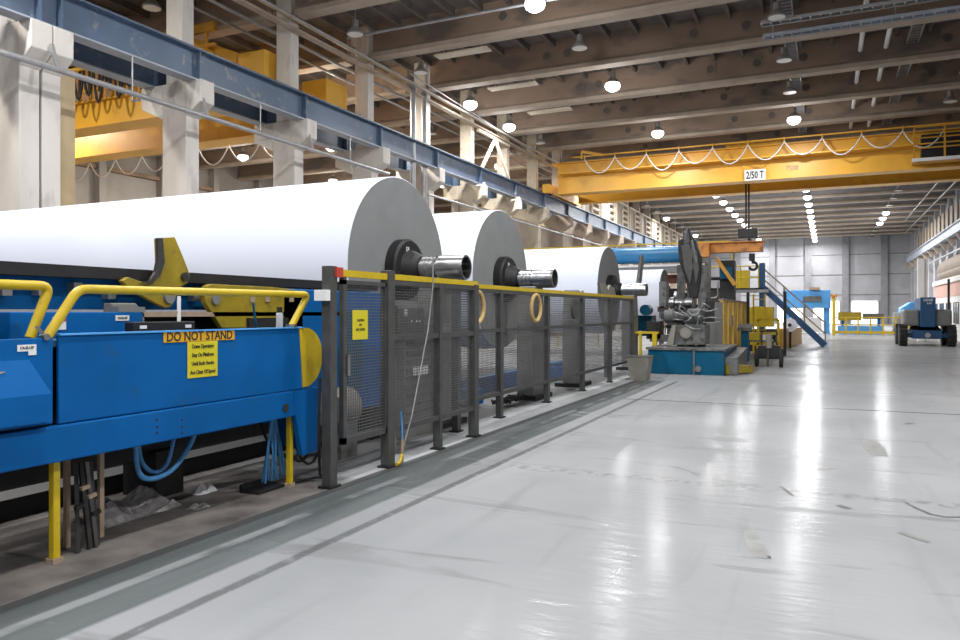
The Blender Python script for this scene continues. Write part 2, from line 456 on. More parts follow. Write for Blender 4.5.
# small pieces below the girder: pipe with droppers
t = thing('pipe_rail', 'long grey pipe slung below the slate blue girder in front of the columns', 'pipe', (-15.3, 8, 6.9))
MB().tube([(-15.3, y, 6.91) for y in (7, 12, 18, 24.5)], .065, 10).build('pipe', 'galv', t)
s = MB()
for y in (13.1, 17.7, 22.4): s.cyl((-15.62, y, 6.84), (-15.62, y, 7.96), .02, 6); s.box(-15.64, -15.3, y-.03, y+.03, 6.81, 6.85)
parts(s, 'hanger_rod', 'galv', t)
s = MB()
for y in [10.8]+CY[:2]: s.bar((-15.3, y+.1, 6.88), (-15.5, y+.1, 7.5), .07)
parts(s, 'bracket', 'galv', t)
t2 = thing('pipe_rail', 'thin pale pipe slanting below the girder above the second and third rolls', 'pipe', (-15.15, 27, 6.3))
MB().tube([(-15.08, y, 6.5) for y in (27.2, 40, 60)], .05, 8).build('pipe', 'galv', t2)

# high-level pipes along the column heads
for i, (x, z, r, m, lab) in enumerate(((-16.0, 11.33, .08, 'gold', 'tan edge pipe running along the column heads under the roof beams'),
                                 (-17.3, 11.25, .06, 'galv', 'grey pipe just behind the tan edge pipe at the column heads'),
                                 (-17.9, 11.1, .05, 'galv', 'thin grey pipe farther behind the column heads, lowest of the three'),
                                 (-15.4, 11.0, .04, 'galv', 'slim conduit under the roof beams in front of the column heads'))):
    solo(MB().cyl((x, 8, z), (x, 62, z), r, 10), 'overhead_pipe', m, lab, 'pipe', 'pipes at the column heads')
solo(MB().box(-16.1, -15.86, 8, 50, 10.9, 10.98).box(-16.1, -16.07, 8, 50, 10.98, 11.1), 'edge_angle', 'beamedge', 'pale steel edge angle along the inner side of the column heads', 'beam')

# zigzag bracing and louvre frames above the girder --------------------
def brace(y0, y1, lab):
    t = thing('zigzag_bracing', lab, 'bracing', (-15.9, y0, 8.81))
    MB().bar((-16, y0, 10.8), (-16, y1, 10.8), .14).build('top_chord', 'creamy', t)
    ym = (y0+y1)/2
    for a in (y0+.15, y1-.15): MB().bar((-15.9, a, 8.81), (-15.95, ym, 10.75), .13).build('diagonal', 'creamy', t)
brace(CY[4]+.5, CY[5]-.05, 'cream zigzag bracing between two columns above the slate blue girder')
def frame(k, lab):
    y0, y1 = CY[k]+.5, CY[k+1]-.02
    t = thing('louvre_screen', lab, 'frame', (-16.0, y0, 8.7), 'louvre frames above the girder')
    f = MB().box(-16.16, -16.04, y0, y1, 10.9, 11.05)
    for yy in (y0, y0+(y1-y0)*.5, y1-.12): f.box(-16.16, -16.04, yy, yy+.13, 8.65, 10.95)
    f.build('frame', 'creamy', t)
    MB().box(-16.24, -16.19, y0, y0+(y1-y0)*.5, 8.65, 10.9).build('panel', 'louvre', t)
    s = MB()
    for z in (9.0, 9.5, 10, 10.5): s.bar((-16.1, y0+(y1-y0)*.5, z), (-16.1, y1, z), .05, .2)
    s.build('slat', 'beamedge', t)
    return t
fr0 = frame(8, 'nearest white framed louvre panel above the girder, just past the yellow crane')
for k in range(9, 18):
    dup(fr0, (-16.0, CY[k]+.5, 8.7), 'white framed louvre panel above the girder beyond the yellow crane' if k > 9 else 'second white framed louvre panel above the girder past the yellow crane', 'louvre frames above the girder' if k < 10 else 'far louvre frames')
struct(MB().box(-16.95, -16.75, 33, 108, 0, 7.2), 'wall_middle', 'browncon')
for i, (px, py) in enumerate(((484, 190), (519, 204))):
    p = at(px, py, X=-15.2)
    solo(MB().lathe((p.x, p.y, p.z-.28), (0, 0, 1), [(0, .17), (.35, .17), (.5, .07), (.66, .06)], 12).bar((p.x, p.y, p.z+.25), (-15.7, p.y, p.z+.25), .05), 'hanging_float', 'white',
         ['white bottle shaped hood under the girder, left of the pair', 'white bottle shaped hood under the girder, right of the pair'][i], 'hood', 'hoods under the girder')

# ------------------------------------------------------------------ high bay lamps
LZ = 11.22
def lamp(lit):
    t = thing('high_bay_lamp', 'x', 'lamp', (0, 0, LZ))
    MB().lathe((0, 0, LZ), (0, 0, 1), [(0, .30), (.06, .29), (.2, .17), (.26, .12), (.50, .11), (.52, .05)], 20, caps=False).build('reflector', 'lampshell', t)
    if lit: MB().lathe((0, 0, LZ+.02), (0, 0, -1), [(0, .27), (.05, .31), (.15, .33), (.25, .28), (.33, .16), (.35, .02)], 20).build('glow_ball', 'lit', t)  # lens swollen to a ball: the lamp's glow put into its shape
    else: MB().lathe((0, 0, LZ+.005), (0, 0, 1), [(0, .27), (.02, .27)], 20).build('lens', 'lampoff', t)
    MB().cyl((0, 0, LZ+.5), (0, 0, 12.6), .02, 6).build('hanging_rod', 'galv', t)
    return t
LA, UA = None, None
def lamps():
    rows = {1: -8.2, 2: -14.85, 3: -1.5, 4: 5.1, 5: -19.4, 6: -26., 7: -32.6}
    def ys(k0, k1): return [21.6+4.6*k for k in range(k0, k1)]
    items = []   # row, k, lit, power
    LITN = {1: {0, 2, 4, 6}, 2: {2, 3, 6}, 3: {4, 6}, 4: {8}}
    for r in (1, 2, 3, 4):
        for k in range(-7, 20):
            y = 21.6+4.6*k
            if y < 18:
                if (k in (-6, -4, -2) and r in (1, 3, 4)) or (k in (-3, -5) and r == 2): items.append((r, k, True))
                continue
            if y < 55:
                if (r == 1 and k == 3) or k == 5: continue
                items.append((r, k, k in LITN[r]))
            else:
                items.append((r, k, r in (1, 3) or (r == 4 and k in (13, 14, 15)) or (r == 2 and k % 4 == 0)))
    for r, k in ((6, 3), (7, 3), (7, 5), (6, 6), (6, -2), (7, 0), (5, -3), (5, 1), (6, 9), (7, 10), (6, 13), (5, 5)): items.append((r, k, True))
    for r, k in ((5, -1), (6, 1), (7, 2), (6, 2), (5, 3)): items.append((r, k, False))
    global LA, UA
    LA, UA = lamp(True), lamp(False)
    firstL = firstU = True
    far = 'lit high bay lamp in the bright rows beyond the yellow crane'
    rown = {1: 'middle row', 2: 'row along the columns', 3: 'row over the aisle', 4: 'rightmost row', 5: 'side bay row by the columns', 6: 'side bay middle row', 7: 'side bay back row'}
    count = {}
    items.sort(key=lambda q: (q[0], q[1]))
    for r, k, lit in items:
        y = 21.6+4.6*k; x = rows[r]
        if y > 55 and r < 5:
            lab = ('lit high bay lamp among the bright rows beyond the yellow crane' if lit else 'unlit high bay lamp beyond the yellow crane'); grp = 'far high bay lamps'+(' lit' if lit else ' unlit')
        elif y < 18 and lit: lab = 'lit high bay lamp over the near end of the hall, out of view'; grp = 'near high bay lamps'
        elif r >= 5: count[r] = count.get(r, -1)+1; lab = ('glowing' if lit else 'dark') + ' lamp, %s of the %s counted from the front' % (ordw(count[r]), rown[r]); grp = 'side bay lamps'
        else: count[r] = count.get(r, -1)+1; lab = ('glowing' if lit else 'unlit') + ' high bay lamp, %s of the %s counted from the front' % (ordw(count[r]), rown[r]); grp = 'main hall high bay lamps'
        base = LA if lit else UA
        if lit and firstL: o = base; firstL = False
        elif not lit and firstU: o = base; firstU = False
        else: o = dup(base, (x, y, LZ))
        o.location = (x, y, LZ); o['label'] = lab; o['group'] = grp
        if lit:
            L = bpy.data.lights.new('lamp light', 'AREA'); L.shape = 'DISK'; L.size = .5
            if r < 5: L.energy = 640 if y < 55 else 900; L.color = (.985, .99, 1)
            else: L.energy = 2000 if y < 50 else 1000; L.color = (1, .88, .72)
            if y < 18 and r in (2, 5): L.energy *= .5  # unseen lamps added beside the columns to light their near faces
            lo = bpy.data.objects.new('lamp light', L); COL.objects.link(lo); lo.parent = o; lo.location = (0, 0, -.36)
            if y < 72:
                P_ = bpy.data.lights.new('ceiling fill', 'POINT'); P_.energy = (260 if r < 5 else 450); P_.color = L.color; P_.shadow_soft_size = .2  # extra light added under the lamp to brighten the ceiling
                po = bpy.data.objects.new('ceiling fill', P_); COL.objects.link(po); po.parent = o; po.location = (0, 0, -.48)
lamps()

# ------------------------------------------------------------------ bridge cranes
t = thing('bridge_crane', 'long yellow bridge crane spanning the main hall overhead', 'crane', (-3, 46, 8.72))
def gird(y, zb, zt, name, x0=-15.2, x1=8.9):
    g = MB().box(x0, x1, y-.35, y+.35, zb, zt)
    g.box(x0-.35, x1, y-.6, y+.5, zt, zt+.06).box(x0, x1, y-.5, y+.45, zb-.05, zb)
    g.box(x0, x1, y-.47, y-.35, (zb+zt)/2+.1, (zb+zt)/2+.18)
    return g.build(name, 'craney', t)
gird(44.4, 8.95, 10.75, 'front_girder'); gird(48.6, 8.95, 10.6, 'rear_girder')
for x in (-15.75, 9.15):
    e = MB().box(x-.22, x+.22, 43.4, 49.6, 8.95, 9.5).build('end_truck', 'craney', t)
    [MB().cyl((x-.1, yy, 8.9), (x+.1, yy, 9.12), .2, 14).build('wheel', 'blackm', e) for yy in (44, 49)]
MB().box(-14.9, 9.1, 43.2, 43.9, 10.0, 10.06).build('walkway', 'craney', t)
s = MB(); x = -13.2
fest = MB()
while x < 4.2:
    d = random.uniform(.75, 1.15); fest.tube(sag((x, 43.15, 10.75), (x+1.85, 43.15, 10.75), d, 10), .035, 6)
    s.bar((x, 43.15, 10.65), (x, 43.15, 11.0), .06); x += 1.85
s.bar((-14, 43.25, 10.95), (9, 43.25, 10.95), .07)
s.build('festoon_track', 'craney', t); parts(fest, 'festoon_cable', 'wink', t)
tr = MB().box(-5.2, -2.1, 43.9, 48.8, 10.82, 11.1).box(-4.3, -2.3, 45.3, 47.6, 11.05, 11.35)
tr.build('trolley', 'cranedk', t)
pl = MB().box(3.9, 8.9, 42.6, 44.0, 9.1, 9.16)
for x in (3.9, 5.2, 6.5, 7.7, 8.9): pl.bar((x, 42.6, 9.1), (x, 42.6, 10.75), .08)
pl.bar((3.9, 42.6, 10.75), (8.9, 42.6, 10.75), .07).bar((3.9, 42.6, 10.2), (8.9, 42.6, 10.2), .06).bar((3.9, 42.6, 9.7), (8.9, 42.6, 9.7), .06)
MB().box(4.3, 6.4, 43.3, 43.9, 9.16, 10.5).box(6.4, 8.4, 43.4, 43.9, 9.16, 10.3).build('electric_cabinet', 'blackm', t)
pl.build('service_platform', ['cranedk'], t)
MB().box(3.8, 8.9, 42.5, 42.6, 9.05, 9.2).build('light_bar', 'white', t)
p = at(755, 175, Y=43.9)
pt = MB().box(p.x-.55, p.x+.55, 43.85, 43.88, p.z-.3, p.z+.3).build('capacity_plate', 'white', t)
text('capacity_text', '2/50 T', .56, (p.x, 43.83, p.z-.02), RY, 'ink', pt, .62)
text('number_text', '7500', .34, (p.x+1.9, 44.03, p.z+.25), RY, 'board', t, .9)
jib = MB().bar((-13.4, 43.2, 10.8), (-13.4, 43.2, 11.25), .1).bar((-13.4, 43.2, 11.25), (-12.2, 43.6, 11.0), .14)
jib.build('cable_bracket', 'craney', t)
q = at(747, 180, Y=46.5)
h = thing('crane_hook_block', 'dark hook block on black ropes below the yellow bridge crane', 'hook', (q.x, 46.5, 5.9))
MB().cyl((q.x-.06, 46.5, 6.5), (q.x-.06, 46.5, 10.84), .05, 8).cyl((q.x+.1, 46.5, 6.5), (q.x+.1, 46.5, 10.84), .05, 8).build('rope', 'blackm', h)
MB().box(q.x-.5, q.x+.6, 46.2, 46.8, 5.95, 6.5).build('block', 'blackm', h, bevel=.05)
MB().tube([(q.x+.05+.18*math.sin(a), 46.5, 5.72+.18*math.cos(a)) for a in [R(k) for k in range(0, 280, 25)]], .05, 8).build('hook', 'blackm', h)

# side bay crane
t = thing('side_bay_crane', 'yellow bridge crane behind the left columns in the side bay', 'crane', (-28, 21.5, 8.72))
for y, n in ((19.7, 'front_girder'), (23.3, 'rear_girder')):
    zt_ = 9.5 if y < 20 else 9.85
    MB().box(-39, -17.9, y-.4, y+.4, 8.6, zt_).box(-39, -17.9, y-.55, y+.5, zt_, zt_+.05).box(-39, -17.9, y-.5, y+.5, 8.56, 8.62).build(n, 'craney', t)
for y in (20.2, 23.6):
    MB().box(-18.1, -16.95, y-.8, y+.5, 9.4, 10.35).build('end_box', 'craney', t, bevel=.03)
MB().box(-17.75, -17.15, 18.2, 25.0, 8.92, 9.4).build('end_truck', 'craney', t)
s = MB()
for k in range(14): s.box(-30+.6*k, -29.8+.6*k, 19.2, 19.28, 9.55, 10.45)
s.box(-32, -19, 19.2, 19.28, 9.9, 10.0).box(-32, -19, 18.2, 19.4, 10.42, 10.5).box(-32, -19, 18.2, 18.3, 10.3, 10.5)
s.build('cable_gantry', 'craney', t)
s = MB(); x = -29.
while x < -20.5:
    dd = random.uniform(.8, 1.35); s.tube(sag((x, 18.3, 10.4), (x+.55, 18.3, 10.4), dd, 8), .045, 6)
    s.tube([(x+.2, 18.4, 10.4), (x+.2, 18.4, 9.5)], .05, 6); x += .52
s.build('festoon_cable', 'rubber', t)
s = MB()
for k in range(8): s.tube(sag((-33+1.7*k, 23.9, 8.6), (-31.3+1.7*k, 23.9, 8.6), .75, 8), .03, 6)
parts(s, 'trailing_cable', 'wink', t)
s = MB()
for k in range(4): s.bar((-22.3+1.1*k, 18.9, 9.9), (-22.3+1.1*k, 18.9, 11.2), .09)
s.bar((-22.5, 18.9, 11.2), (-18.6, 18.9, 11.2), .12, .3).bar((-22.5, 18.9, 10.6), (-18.6, 18.9, 10.6), .08)
s.bar((-20.8, 18.9, 11.2), (-18.2, 19.5, 10.2), .22, .4)
s.build('maintenance_frame', 'cranedk', t)
MB().box(-20.6, -19.9, 18.6, 19.2, 10.1, 10.6).box(-22.4, -21.4, 18.7, 19.1, 10.9, 11.15).build('motor_box', 'greybox', t)

# ------------------------------------------------------------------ ceiling services
def tray(a, b, lab, w=.34, m='galv', rung=.3, vertical=False):
    a, b = Vector(a), Vector(b); t = thing('cable_tray', lab, 'cable tray', a, 'cable trays')
    d = (b-a).normalized(); e = Vector((0, 0, 1)) if vertical else Vector((-d.y, d.x, 0))
    cuts = [(a, b)] if abs(d.y) < .5 else [(Vector((a.x, y+.3, a.z)), Vector((a.x, y+4.3, a.z))) for y in BY if a.y-1 < y < b.y]
    for p, q in cuts:
        s = MB().bar(p-e*w/2, q-e*w/2, .04, .1).bar(p+e*w/2, q+e*w/2, .04, .1)
        L = (q-p).length; k = 0
        while k*rung < L: c = p+d*k*rung; s.bar(c-e*w/2, c+e*w/2, .05, .04); k += 1
        s.build('ladder_section', m, t)
    if abs(d.x) > .5:
        for k in (.3, 4, 8, 11.2): MB().cyl((a.x+k, a.y, a.z), (a.x+k, a.y, 12.5), .02, 6).build('hanger_rod', m, t)
tray((-2.0, 26.6, 11.25), (9.6, 26.6, 11.25), 'upper cable ladder crossing the top right corner under the beams')
tray((-2.0, 27.5, 11.1), (9.6, 27.5, 11.1), 'lower bluish cable ladder crossing the top right corner', m='girderedge')
tray((-1.3, 20, 12.1), (-1.3, 60, 12.1), 'cable tray running lengthwise above the aisle lamps', w=.4, m='girderedge')
tray((3.0, 22, 12.1), (3.0, 60, 12.1), 'cable tray running lengthwise at the right of the ceiling', w=.4)
for i, x in enumerate((1.2, 2.1)):
    t = thing('overhead_pipe', ['pale ceiling pipe, left of the pair at the right', 'pale ceiling pipe, right of the pair at the right'][i], 'pipe', (x, 22, 12.1), 'pale ceiling pipes')
    for y in BY:
        if 19 < y < 60: MB().cyl((x, y+.3, 12.1), (x, y+4.3, 12.1), .09, 10).build('pipe_section', 'white', t)
for i, (px, py) in enumerate(((200/3.2+400, 160/3.2), (360/3.2+400, 268/3.2), (480/3.2+400, 348/3.2))):
    p = at(px, py, Z=11.5)
    solo(MB().box(p.x-1.1, p.x+1.1, p.y-.25, p.y+.25, 11.36, 11.42).cyl((p.x-.8, p.y, 11.4), (p.x-.8, p.y, 12.6), .015, 6).cyl((p.x+.8, p.y, 11.4), (p.x+.8, p.y, 12.6), .015, 6), 'ceiling_panel', 'creamy',
         ['nearest pale flat panel hung between the roof beams', 'middle pale flat panel hung between the roof beams', 'farthest pale flat panel hung between the roof beams'][i], 'panel', 'hung ceiling panels')
p0, p1 = at(410, 78, Z=11.3), at(700, 38, Z=11.3)
solo(MB().cyl((-15.4, 21.9, 11.3), (6, 21.9, 11.3), .05, 8), 'cross_pipe', 'galv', 'grey cross pipe just beyond the first roof beam', 'pipe')
s = MB()
s.cyl((-15.5, 26.5, 11.38), (-15.5, 40, 10.95), .03, 6)
solo(s, 'guy_wire', 'galv', 'thin slanting stay wire near the column heads', 'wire')

# ------------------------------------------------------------------ paper rolls
def roll(Y, Rr, lab, L=9.0, xf=-5.6, txt=None, hub=.43):
    t = thing('paper_roll', lab, 'paper roll', (xf, Y, 2.22), 'jumbo paper rolls')
    MB().lathe((xf, Y, 2.22), (-1, 0, 0), [(0, Rr-.012), (.012, Rr), (L-.012, Rr), (L, Rr-.012)], 96, caps=False).build('paper_wrap', 'paper', t)
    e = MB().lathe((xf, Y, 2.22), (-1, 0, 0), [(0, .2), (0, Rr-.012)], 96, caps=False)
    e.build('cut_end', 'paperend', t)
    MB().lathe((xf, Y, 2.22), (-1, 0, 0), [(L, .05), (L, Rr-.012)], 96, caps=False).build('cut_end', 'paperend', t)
    h = MB().lathe((xf, Y, 2.22), (1, 0, 0), [(-.05, hub), (.14, hub), (.17, hub-.03), (.17, .28), (.30, .22), (.36, .17), (.36, .12)], 36, caps=False).build('core_flange', 'blackm', t)
    if txt:
        text('flange_number', txt, .09, (xf+.18, Y-.10, 2.22+.27), RX, 'wink', h)
        text('flange_number', 'I/I', .07, (xf+.18, Y+.20, 2.22+.17), RX, 'wink', h)
    s = MB()
    s.lathe((xf, Y, 2.22), (1, 0, 0), [(.33, .14), (.40, .14), (.40, .166), (.62, .166), (.62, .145), (.66, .145), (.66, .178), (1.02, .178), (1.06, .172), (1.06, .15), (.8, .145), (.8, 0.01)], 36, caps=False)
    for z in (.46, .52, .58): s.lathe((xf, Y, 2.22), (1, 0, 0), [(z, .15), (z, .176), (z+.02, .176), (z+.02, .15)], 36, caps=False)
    s.build('spool_shaft', 'steel' if True else 'darksteel', t)
    return t
roll(9.29, 1.325, 'nearest and largest white paper roll, behind the blue machine', txt='5R')
roll(13.0, 1.31, 'second white paper roll, seen between the nearest and the third', txt='5R')
roll(20.7, 1.23, 'third white paper roll, behind the far half of the mesh fence')
roll(28.6, 1.0, 'farthest and smallest white roll, under the blue roller', hub=.4, L=7)

# reel stands under the spools beyond the blue beam
def stand(Y, lab, m='greybox', hub=1):
    t = thing('reel_stand', lab, 'stand', (-5.2, Y, 0), 'reel stands')
    a = MB().box(-5.18, -4.85, Y-.30, Y+.30, .0, 1.45); a.prism([(-5.18, Y-.3, 1.45), (-5.18, Y+.3, 1.45), (-5.18, Y+.2, 2.08), (-5.18, Y+.0, 2.035), (-5.18, Y-.2, 2.08)], (.33, 0, 0))
    a.build('pedestal', m, t, bevel=.02)
    MB().box(-5.3, -4.75, Y-.45, Y+.45, 0, .08).build('base_plate', 'blackm', t)
    MB().bar((-5.05, Y+.42, .1), (-5.05, Y+.25, 1.6), .12, .16).build('lift_arm', 'fence', t)
stand(9.29, 'grey reel stand behind the near fence panels under the first spool')
stand(13.0, 'grey reel stand under the second spool')
stand(15.6, 'grey reel stand behind the fence between second and third rolls')
stand(28.6, 'grey reel stand under the farthest roll', hub=0)
stand(20.7, 'grey reel stand under the third spool')
t = thing('floor_rail_frame', 'long low blue floor beam behind the mesh fence', 'frame', (-6.0, 9, 0))
MB().box(-6.4, -6.1, 9.2, 19.4, .0, .32).build('beam', 'blue', t, bevel=.02)
MB().box(-6.1, -5.3, 11.2, 11.5, .05, .3).box(-6.1, -5.3, 16.6, 16.9, .05, .3).build('cross_member', 'blue', t)
# dark lever beside third spool
p = at(638, 305, X=-4.95); q = at(642, 257, X=-4.95)
solo(MB().bar((-4.95, p.y-.05, 2.15), (-4.95, q.y, q.z), .1, .26), 'locking_lever', 'darksteel', 'upright dark steel lever in front of the third roll spool', 'lever', bevel=.02)
p = at(608, 295, X=-4.9)
t = thing('spool_clamp', 'small pale jagged clamp plate in front of the third roll hub', 'clamp', (-5.0, p.y, 1.7))
MB().prism([at(600, 297, X=-4.95), at(597, 283, X=-4.95), at(603, 283, X=-4.95), at(606, 290, X=-4.95), at(608, 285, X=-4.95), at(612, 288, X=-4.95), at(614, 297, X=-4.95)], (.06, 0, 0)).build('jaw', 'binm', t)
MB().bar((-4.95, p.y, 0), (-4.95, p.y, 2.0), .08).build('arm', 'greym', t)

# ------------------------------------------------------------------ blue reel rail beam
t = thing('reel_rail', 'long dark topped blue rail beam carrying the nearest roll behind the platform', 'rail', (-5.35, 3, 0))
MB().box(-5.58, -5.12, 0, 7.95, 1.86, 1.95).build('top_rail', 'blackm', t)
MB().box(-5.50, -5.28, 0, 8.0, 1.62, 1.86).build('web', 'blue', t)
MB().box(-5.5, -5.0, 0, 7.4, 1.56, 1.60).build('ledge', 'board', t)
MB().box(-5.6, -5.3, 0, 8.0, .35, 1.58).build('lower_beam', 'blackm', t)
s = MB()
for px, py in ((2, 290), (38, 290), (73, 288), (107, 294), (192, 297)):
    p = at(px, py, X=-5.26); s.box(-5.28, -5.20, p.y-.035, p.y+.035, p.z-.04, p.z+.04)
parts(s, 'bolt_head', 'galv', t)
s = MB()
for y in (1.5, 4.6, 7.9): s.box(-5.6, -5.2, y, y+.3, 0, .4)
parts(s, 'foot', 'blackm', t)
MB().box(-5.27, -5.0, 6.0, 8.0, .45, 1.84).build('end_panel', 'blue', t, bevel=.015)
MB().box(-4.99, -4.95, 7.05, 7.35, .7, 1.6).build('lever_plate', 'teal', t)

# cradle arms
X = -5.06
t = thing('cradle_arm', 'yellow curved cradle arm rising in front of the nearest roll', 'arm', at(170, 310, X=X))
prof = [(158, 238), (175, 237), (183, 256), (190, 274), (188, 283), (181, 287), (172, 306), (166, 308), (150, 300), (132, 290), (122, 281), (128, 277), (140, 281), (150, 283), (156, 276), (159, 262)]
MB().prism([at(a, b, X=X) for a, b in prof], (-.05, 0, 0)).build('plate', 'olive', t, bevel=.006)
MB().prism([at(a, b, X=X+.04) for a, b in ((158, 238), (163, 238), (165, 262), (160, 276), (152, 284), (142, 282), (150, 281), (156, 272), (158.5, 258))], (-.03, 0, 0)).build('curved_liner', 'darksteel', t)
c = at(184, 277, X=X); MB().lathe(c, (1, 0, 0), [(-.06, .04), (.03, .04)], 20).build('pivot_pin', 'darksteel', t)
c = at(168, 297, X=X); MB().lathe(c, (1, 0, 0), [(-.06, .055), (.03, .055)], 20).build('pivot_pin', 'greybox', t)
a = at(179, 297, X=X); b = at(179, 328, X=X+.1)
MB().bar(a, b, .03).build('strut', 'galv', t)
X = -5.0
t = thing('lever_plate', 'broad grubby yellow plate behind the platform hand rail', 'plate', at(250, 330, X=X))
MB().prism([at(a, b, X=X) for a, b in ((207, 286), (212, 284), (272, 287), (298, 290), (303, 296), (303, 328), (222, 328), (206, 303), (204, 294))], (-.06, 0, 0)).build('plate', 'olive', t, bevel=.006)
c = at(215, 299, X=X); MB().lathe(c, (1, 0, 0), [(-.02, .05), (.02, .05)], 20).build('pivot_pin', 'greybox', t)
s = MB()
for px in (252, 267, 291):
    c = at(px, 299, X=X); s.box(X-.01, X+.012, c.y-.03, c.y+.03, c.z-.03, c.z+.03)
parts(s, 'square_hole', 'board', t)
a, b = at(248, 318, X=X+.02), at(287, 331, X=X+.02)
MB().box(X-.02, X+.04, a.y, b.y, b.z-.1, a.z).build('cover_box', 'blackm', t)

# ------------------------------------------------------------------ blue platform
t = thing('machine_platform', 'big blue steel platform at the left with warning notices', 'platform', (-4.4, 3.5, 0))
fx = -4.4
main = MB().prism([(fx, 3.14, .89), (fx, 5.56, .89), (fx, 5.60, .95), (fx, 5.60, 1.455), (fx, 3.14, 1.455)], (-.03, 0, 0)).build('front_panel', 'blue', t, bevel=.008)
MB().box(fx-.05, fx+.015, 3.14, 5.55, 1.452, 1.463).build('top_lip', 'bluelt', main)
lp = MB().prism([(fx+.004, .5, .90), (fx+.004, 3.10, .90), (fx+.004, 3.10, 1.44), (fx+.004, .5, 1.44)], (-.03, 0, 0)).build('side_panel', 'blue', t, bevel=.008)
# bevelled cover box on the left panel
bx = MB(); y0, y1 = 1.2, 3.06
f = [(fx, y0, .92), (fx, y1, .92), (fx, y1-.12, 1.32), (fx, y0, 1.32)]
g = [(fx+.09, y0, .93), (fx+.09, y1-.03, .93), (fx+.09, y1-.03, 1.10), (fx+.09, y0, 1.10)]
bx.add(f+g, [(4, 5, 6, 7), (0, 1, 5, 4), (1, 2, 6, 5), (2, 3, 7, 6), (3, 0, 4, 7)])
bxo = bx.build('bevelled_cover', 'blue', t)
mb = MB().add([(fx+.035, 2.25, 1.27), (fx+.0355, 2.78, 1.27), (fx+.088, 2.70, 1.12), (fx+.088, 2.25, 1.12)], [(0, 1, 2, 3)])
MB().prism([(fx+.040, 2.10, 1.25), (fx+.040, 2.78, 1.25), (fx+.050, 2.70, 1.225), (fx+.088, 2.70, 1.115), (fx+.091, 2.10, 1.115)], (.002, 0, .002)).build('worn_patch', 'board', bxo)
ch = MB().box(fx-.06, fx+.02, .3, 5.72, .66, .885).box(fx-.5, fx+.02, .3, 5.5, .655, .675).build('lower_channel', 'blue', t, bevel=.01)
s = MB()
for px in (157, 182):
    for py in (420, 427, 433):
        c = at(px, py, X=fx+.02); s.lathe((fx+.018, c.y, c.z), (1, 0, 0), [(0, .009), (.005, .009)], 10)
parts(s, 'bolt_hole', 'ink', ch)
MB().box(fx-.7, fx-.02, .3, 5.5, 1.38, 1.42).build('deck', 'bluedk', t)
ep = MB().prism([(fx+.026, 5.40, .885), (fx+.026, 5.77, .885), (fx+.026, 5.77, .29), (fx+.026, 5.52, .28), (fx+.026, 5.42, .66)], (-.05, 0, 0))
ep.box(fx-.5, fx-.02, 5.74, 5.77, .30, .885)
ep = ep.build('end_plate', 'blue', t)
c = at(286, 408, X=fx+.03); MB().lathe((fx+.027, c.y, c.z), (1, 0, 0), [(0, .038), (.004, .038)], 20).build('round_hole', 'ink', ep)
c = Vector((fx, 5.58, 1.18))
MB().prism([(fx+.008, c.y+.26*math.cos(R(a)), c.z+.275*math.sin(R(a))) for a in range(-90, 91, 9)]+[(fx+.008, 5.50, 1.455), (fx+.008, 5.55, .905)], (-.05, 0, 0)).build('rounded_end', 'yellow', t, label='yellow half-round end plate')
for (y, h, w) in ((3.165, .66, .048), (5.46, .66, .045)):
    lg = MB().box(fx-.10, fx-.05, y-w/2, y+w/2, .03, h).build('leg', 'yellow', t, bevel=.006)
    MB().box(fx-.11, fx-.04, y-.035, y+.035, 0, .03).build('foot', 'board', lg)
for y in (3.40, 3.66): MB().box(fx-.3, fx-.27, y-.015, y+.02, 0, .66).build('leg', 'board', t)
# notices
SB = MB()
a, b = at(163, 331, X=fx), at(234, 342, X=fx)
s1 = MB().prism([(fx+.003, a.y, 1.375), (fx+.003, b.y, 1.375), (fx+.003, b.y, 1.455), (fx+.003, a.y, 1.455)], (.004, 0, 0)).build('warning_strip', 'signo', t)
text('strip_text', 'DO NOT STAND', .098, (fx+.008, (a.y+b.y)/2, 1.413), RX, 'ink', s1, .90)
ay, by = at(187, 341, X=fx).y, at(217, 341, X=fx).y
s2 = MB().box(fx+.003, fx+.006, ay, by, 1.095, 1.373).build('instruction_notice', 'signy', t)
for i, tx in enumerate(('Crane Operators', 'Stay On Platform', 'Until Both Hooks', 'Are Clear Of Spool')):
    text('notice_text', tx, .043, (fx+.008, (ay+by)/2, 1.335-.066*i), RX, 'ink', s2, .74)
a, b = at(16.5, 345, X=fx), at(35.5, 351, X=fx)
s3 = MB().box(fx+.006, fx+.009, a.y, b.y, a.z-.04, a.z).box(fx+.006, fx+.009, b.y-.05, b.y, a.z-.065, a.z-.04).build('tag_plate', 'white', t)
text('tag_text', 'C4-SU-SP', .024, (fx+.010, (a.y+b.y)/2, a.z-.02), RX, 'ink', s3, .9)
# rear boxes on the platform
rb = thing('rear_control_box', 'low blue box behind the left hand rails', 'box', (-4.9, 3.6, 1.4))
a, b = at(10, 313, X=-4.85), at(143, 313, X=-4.85)
ro = MB().box(-5.0, -4.85, a.y, b.y, 1.42, 1.60).build('box', 'blue', rb, bevel=.008)
MB().box(-4.995, -4.85, b.y-.22, b.y+.02, 1.60, 1.64).build('lid', 'greybox', rb)
p = at(60, 324, X=-4.84); MB().box(-4.85, -4.845, p.y-.05, p.y+.05, p.z-.04, p.z+.05).build('warning_label', 'white', ro)
p = at(61, 320, X=-4.84); MB().box(-4.846, -4.842, p.y-.04, p.y+.04, p.z-.01, p.z+.02).build('warning_label', 'red', ro)
p = at(123, 318, X=-4.84); q = MB().box(-4.85, -4.845, p.y-.06, p.y+.06, p.z-.02, p.z+.02).build('tag_plate', 'white', ro)
text('tag_text', 'C3-SU-SP', .024, (-4.843, p.y, p.z), RX, 'ink', q, .9)
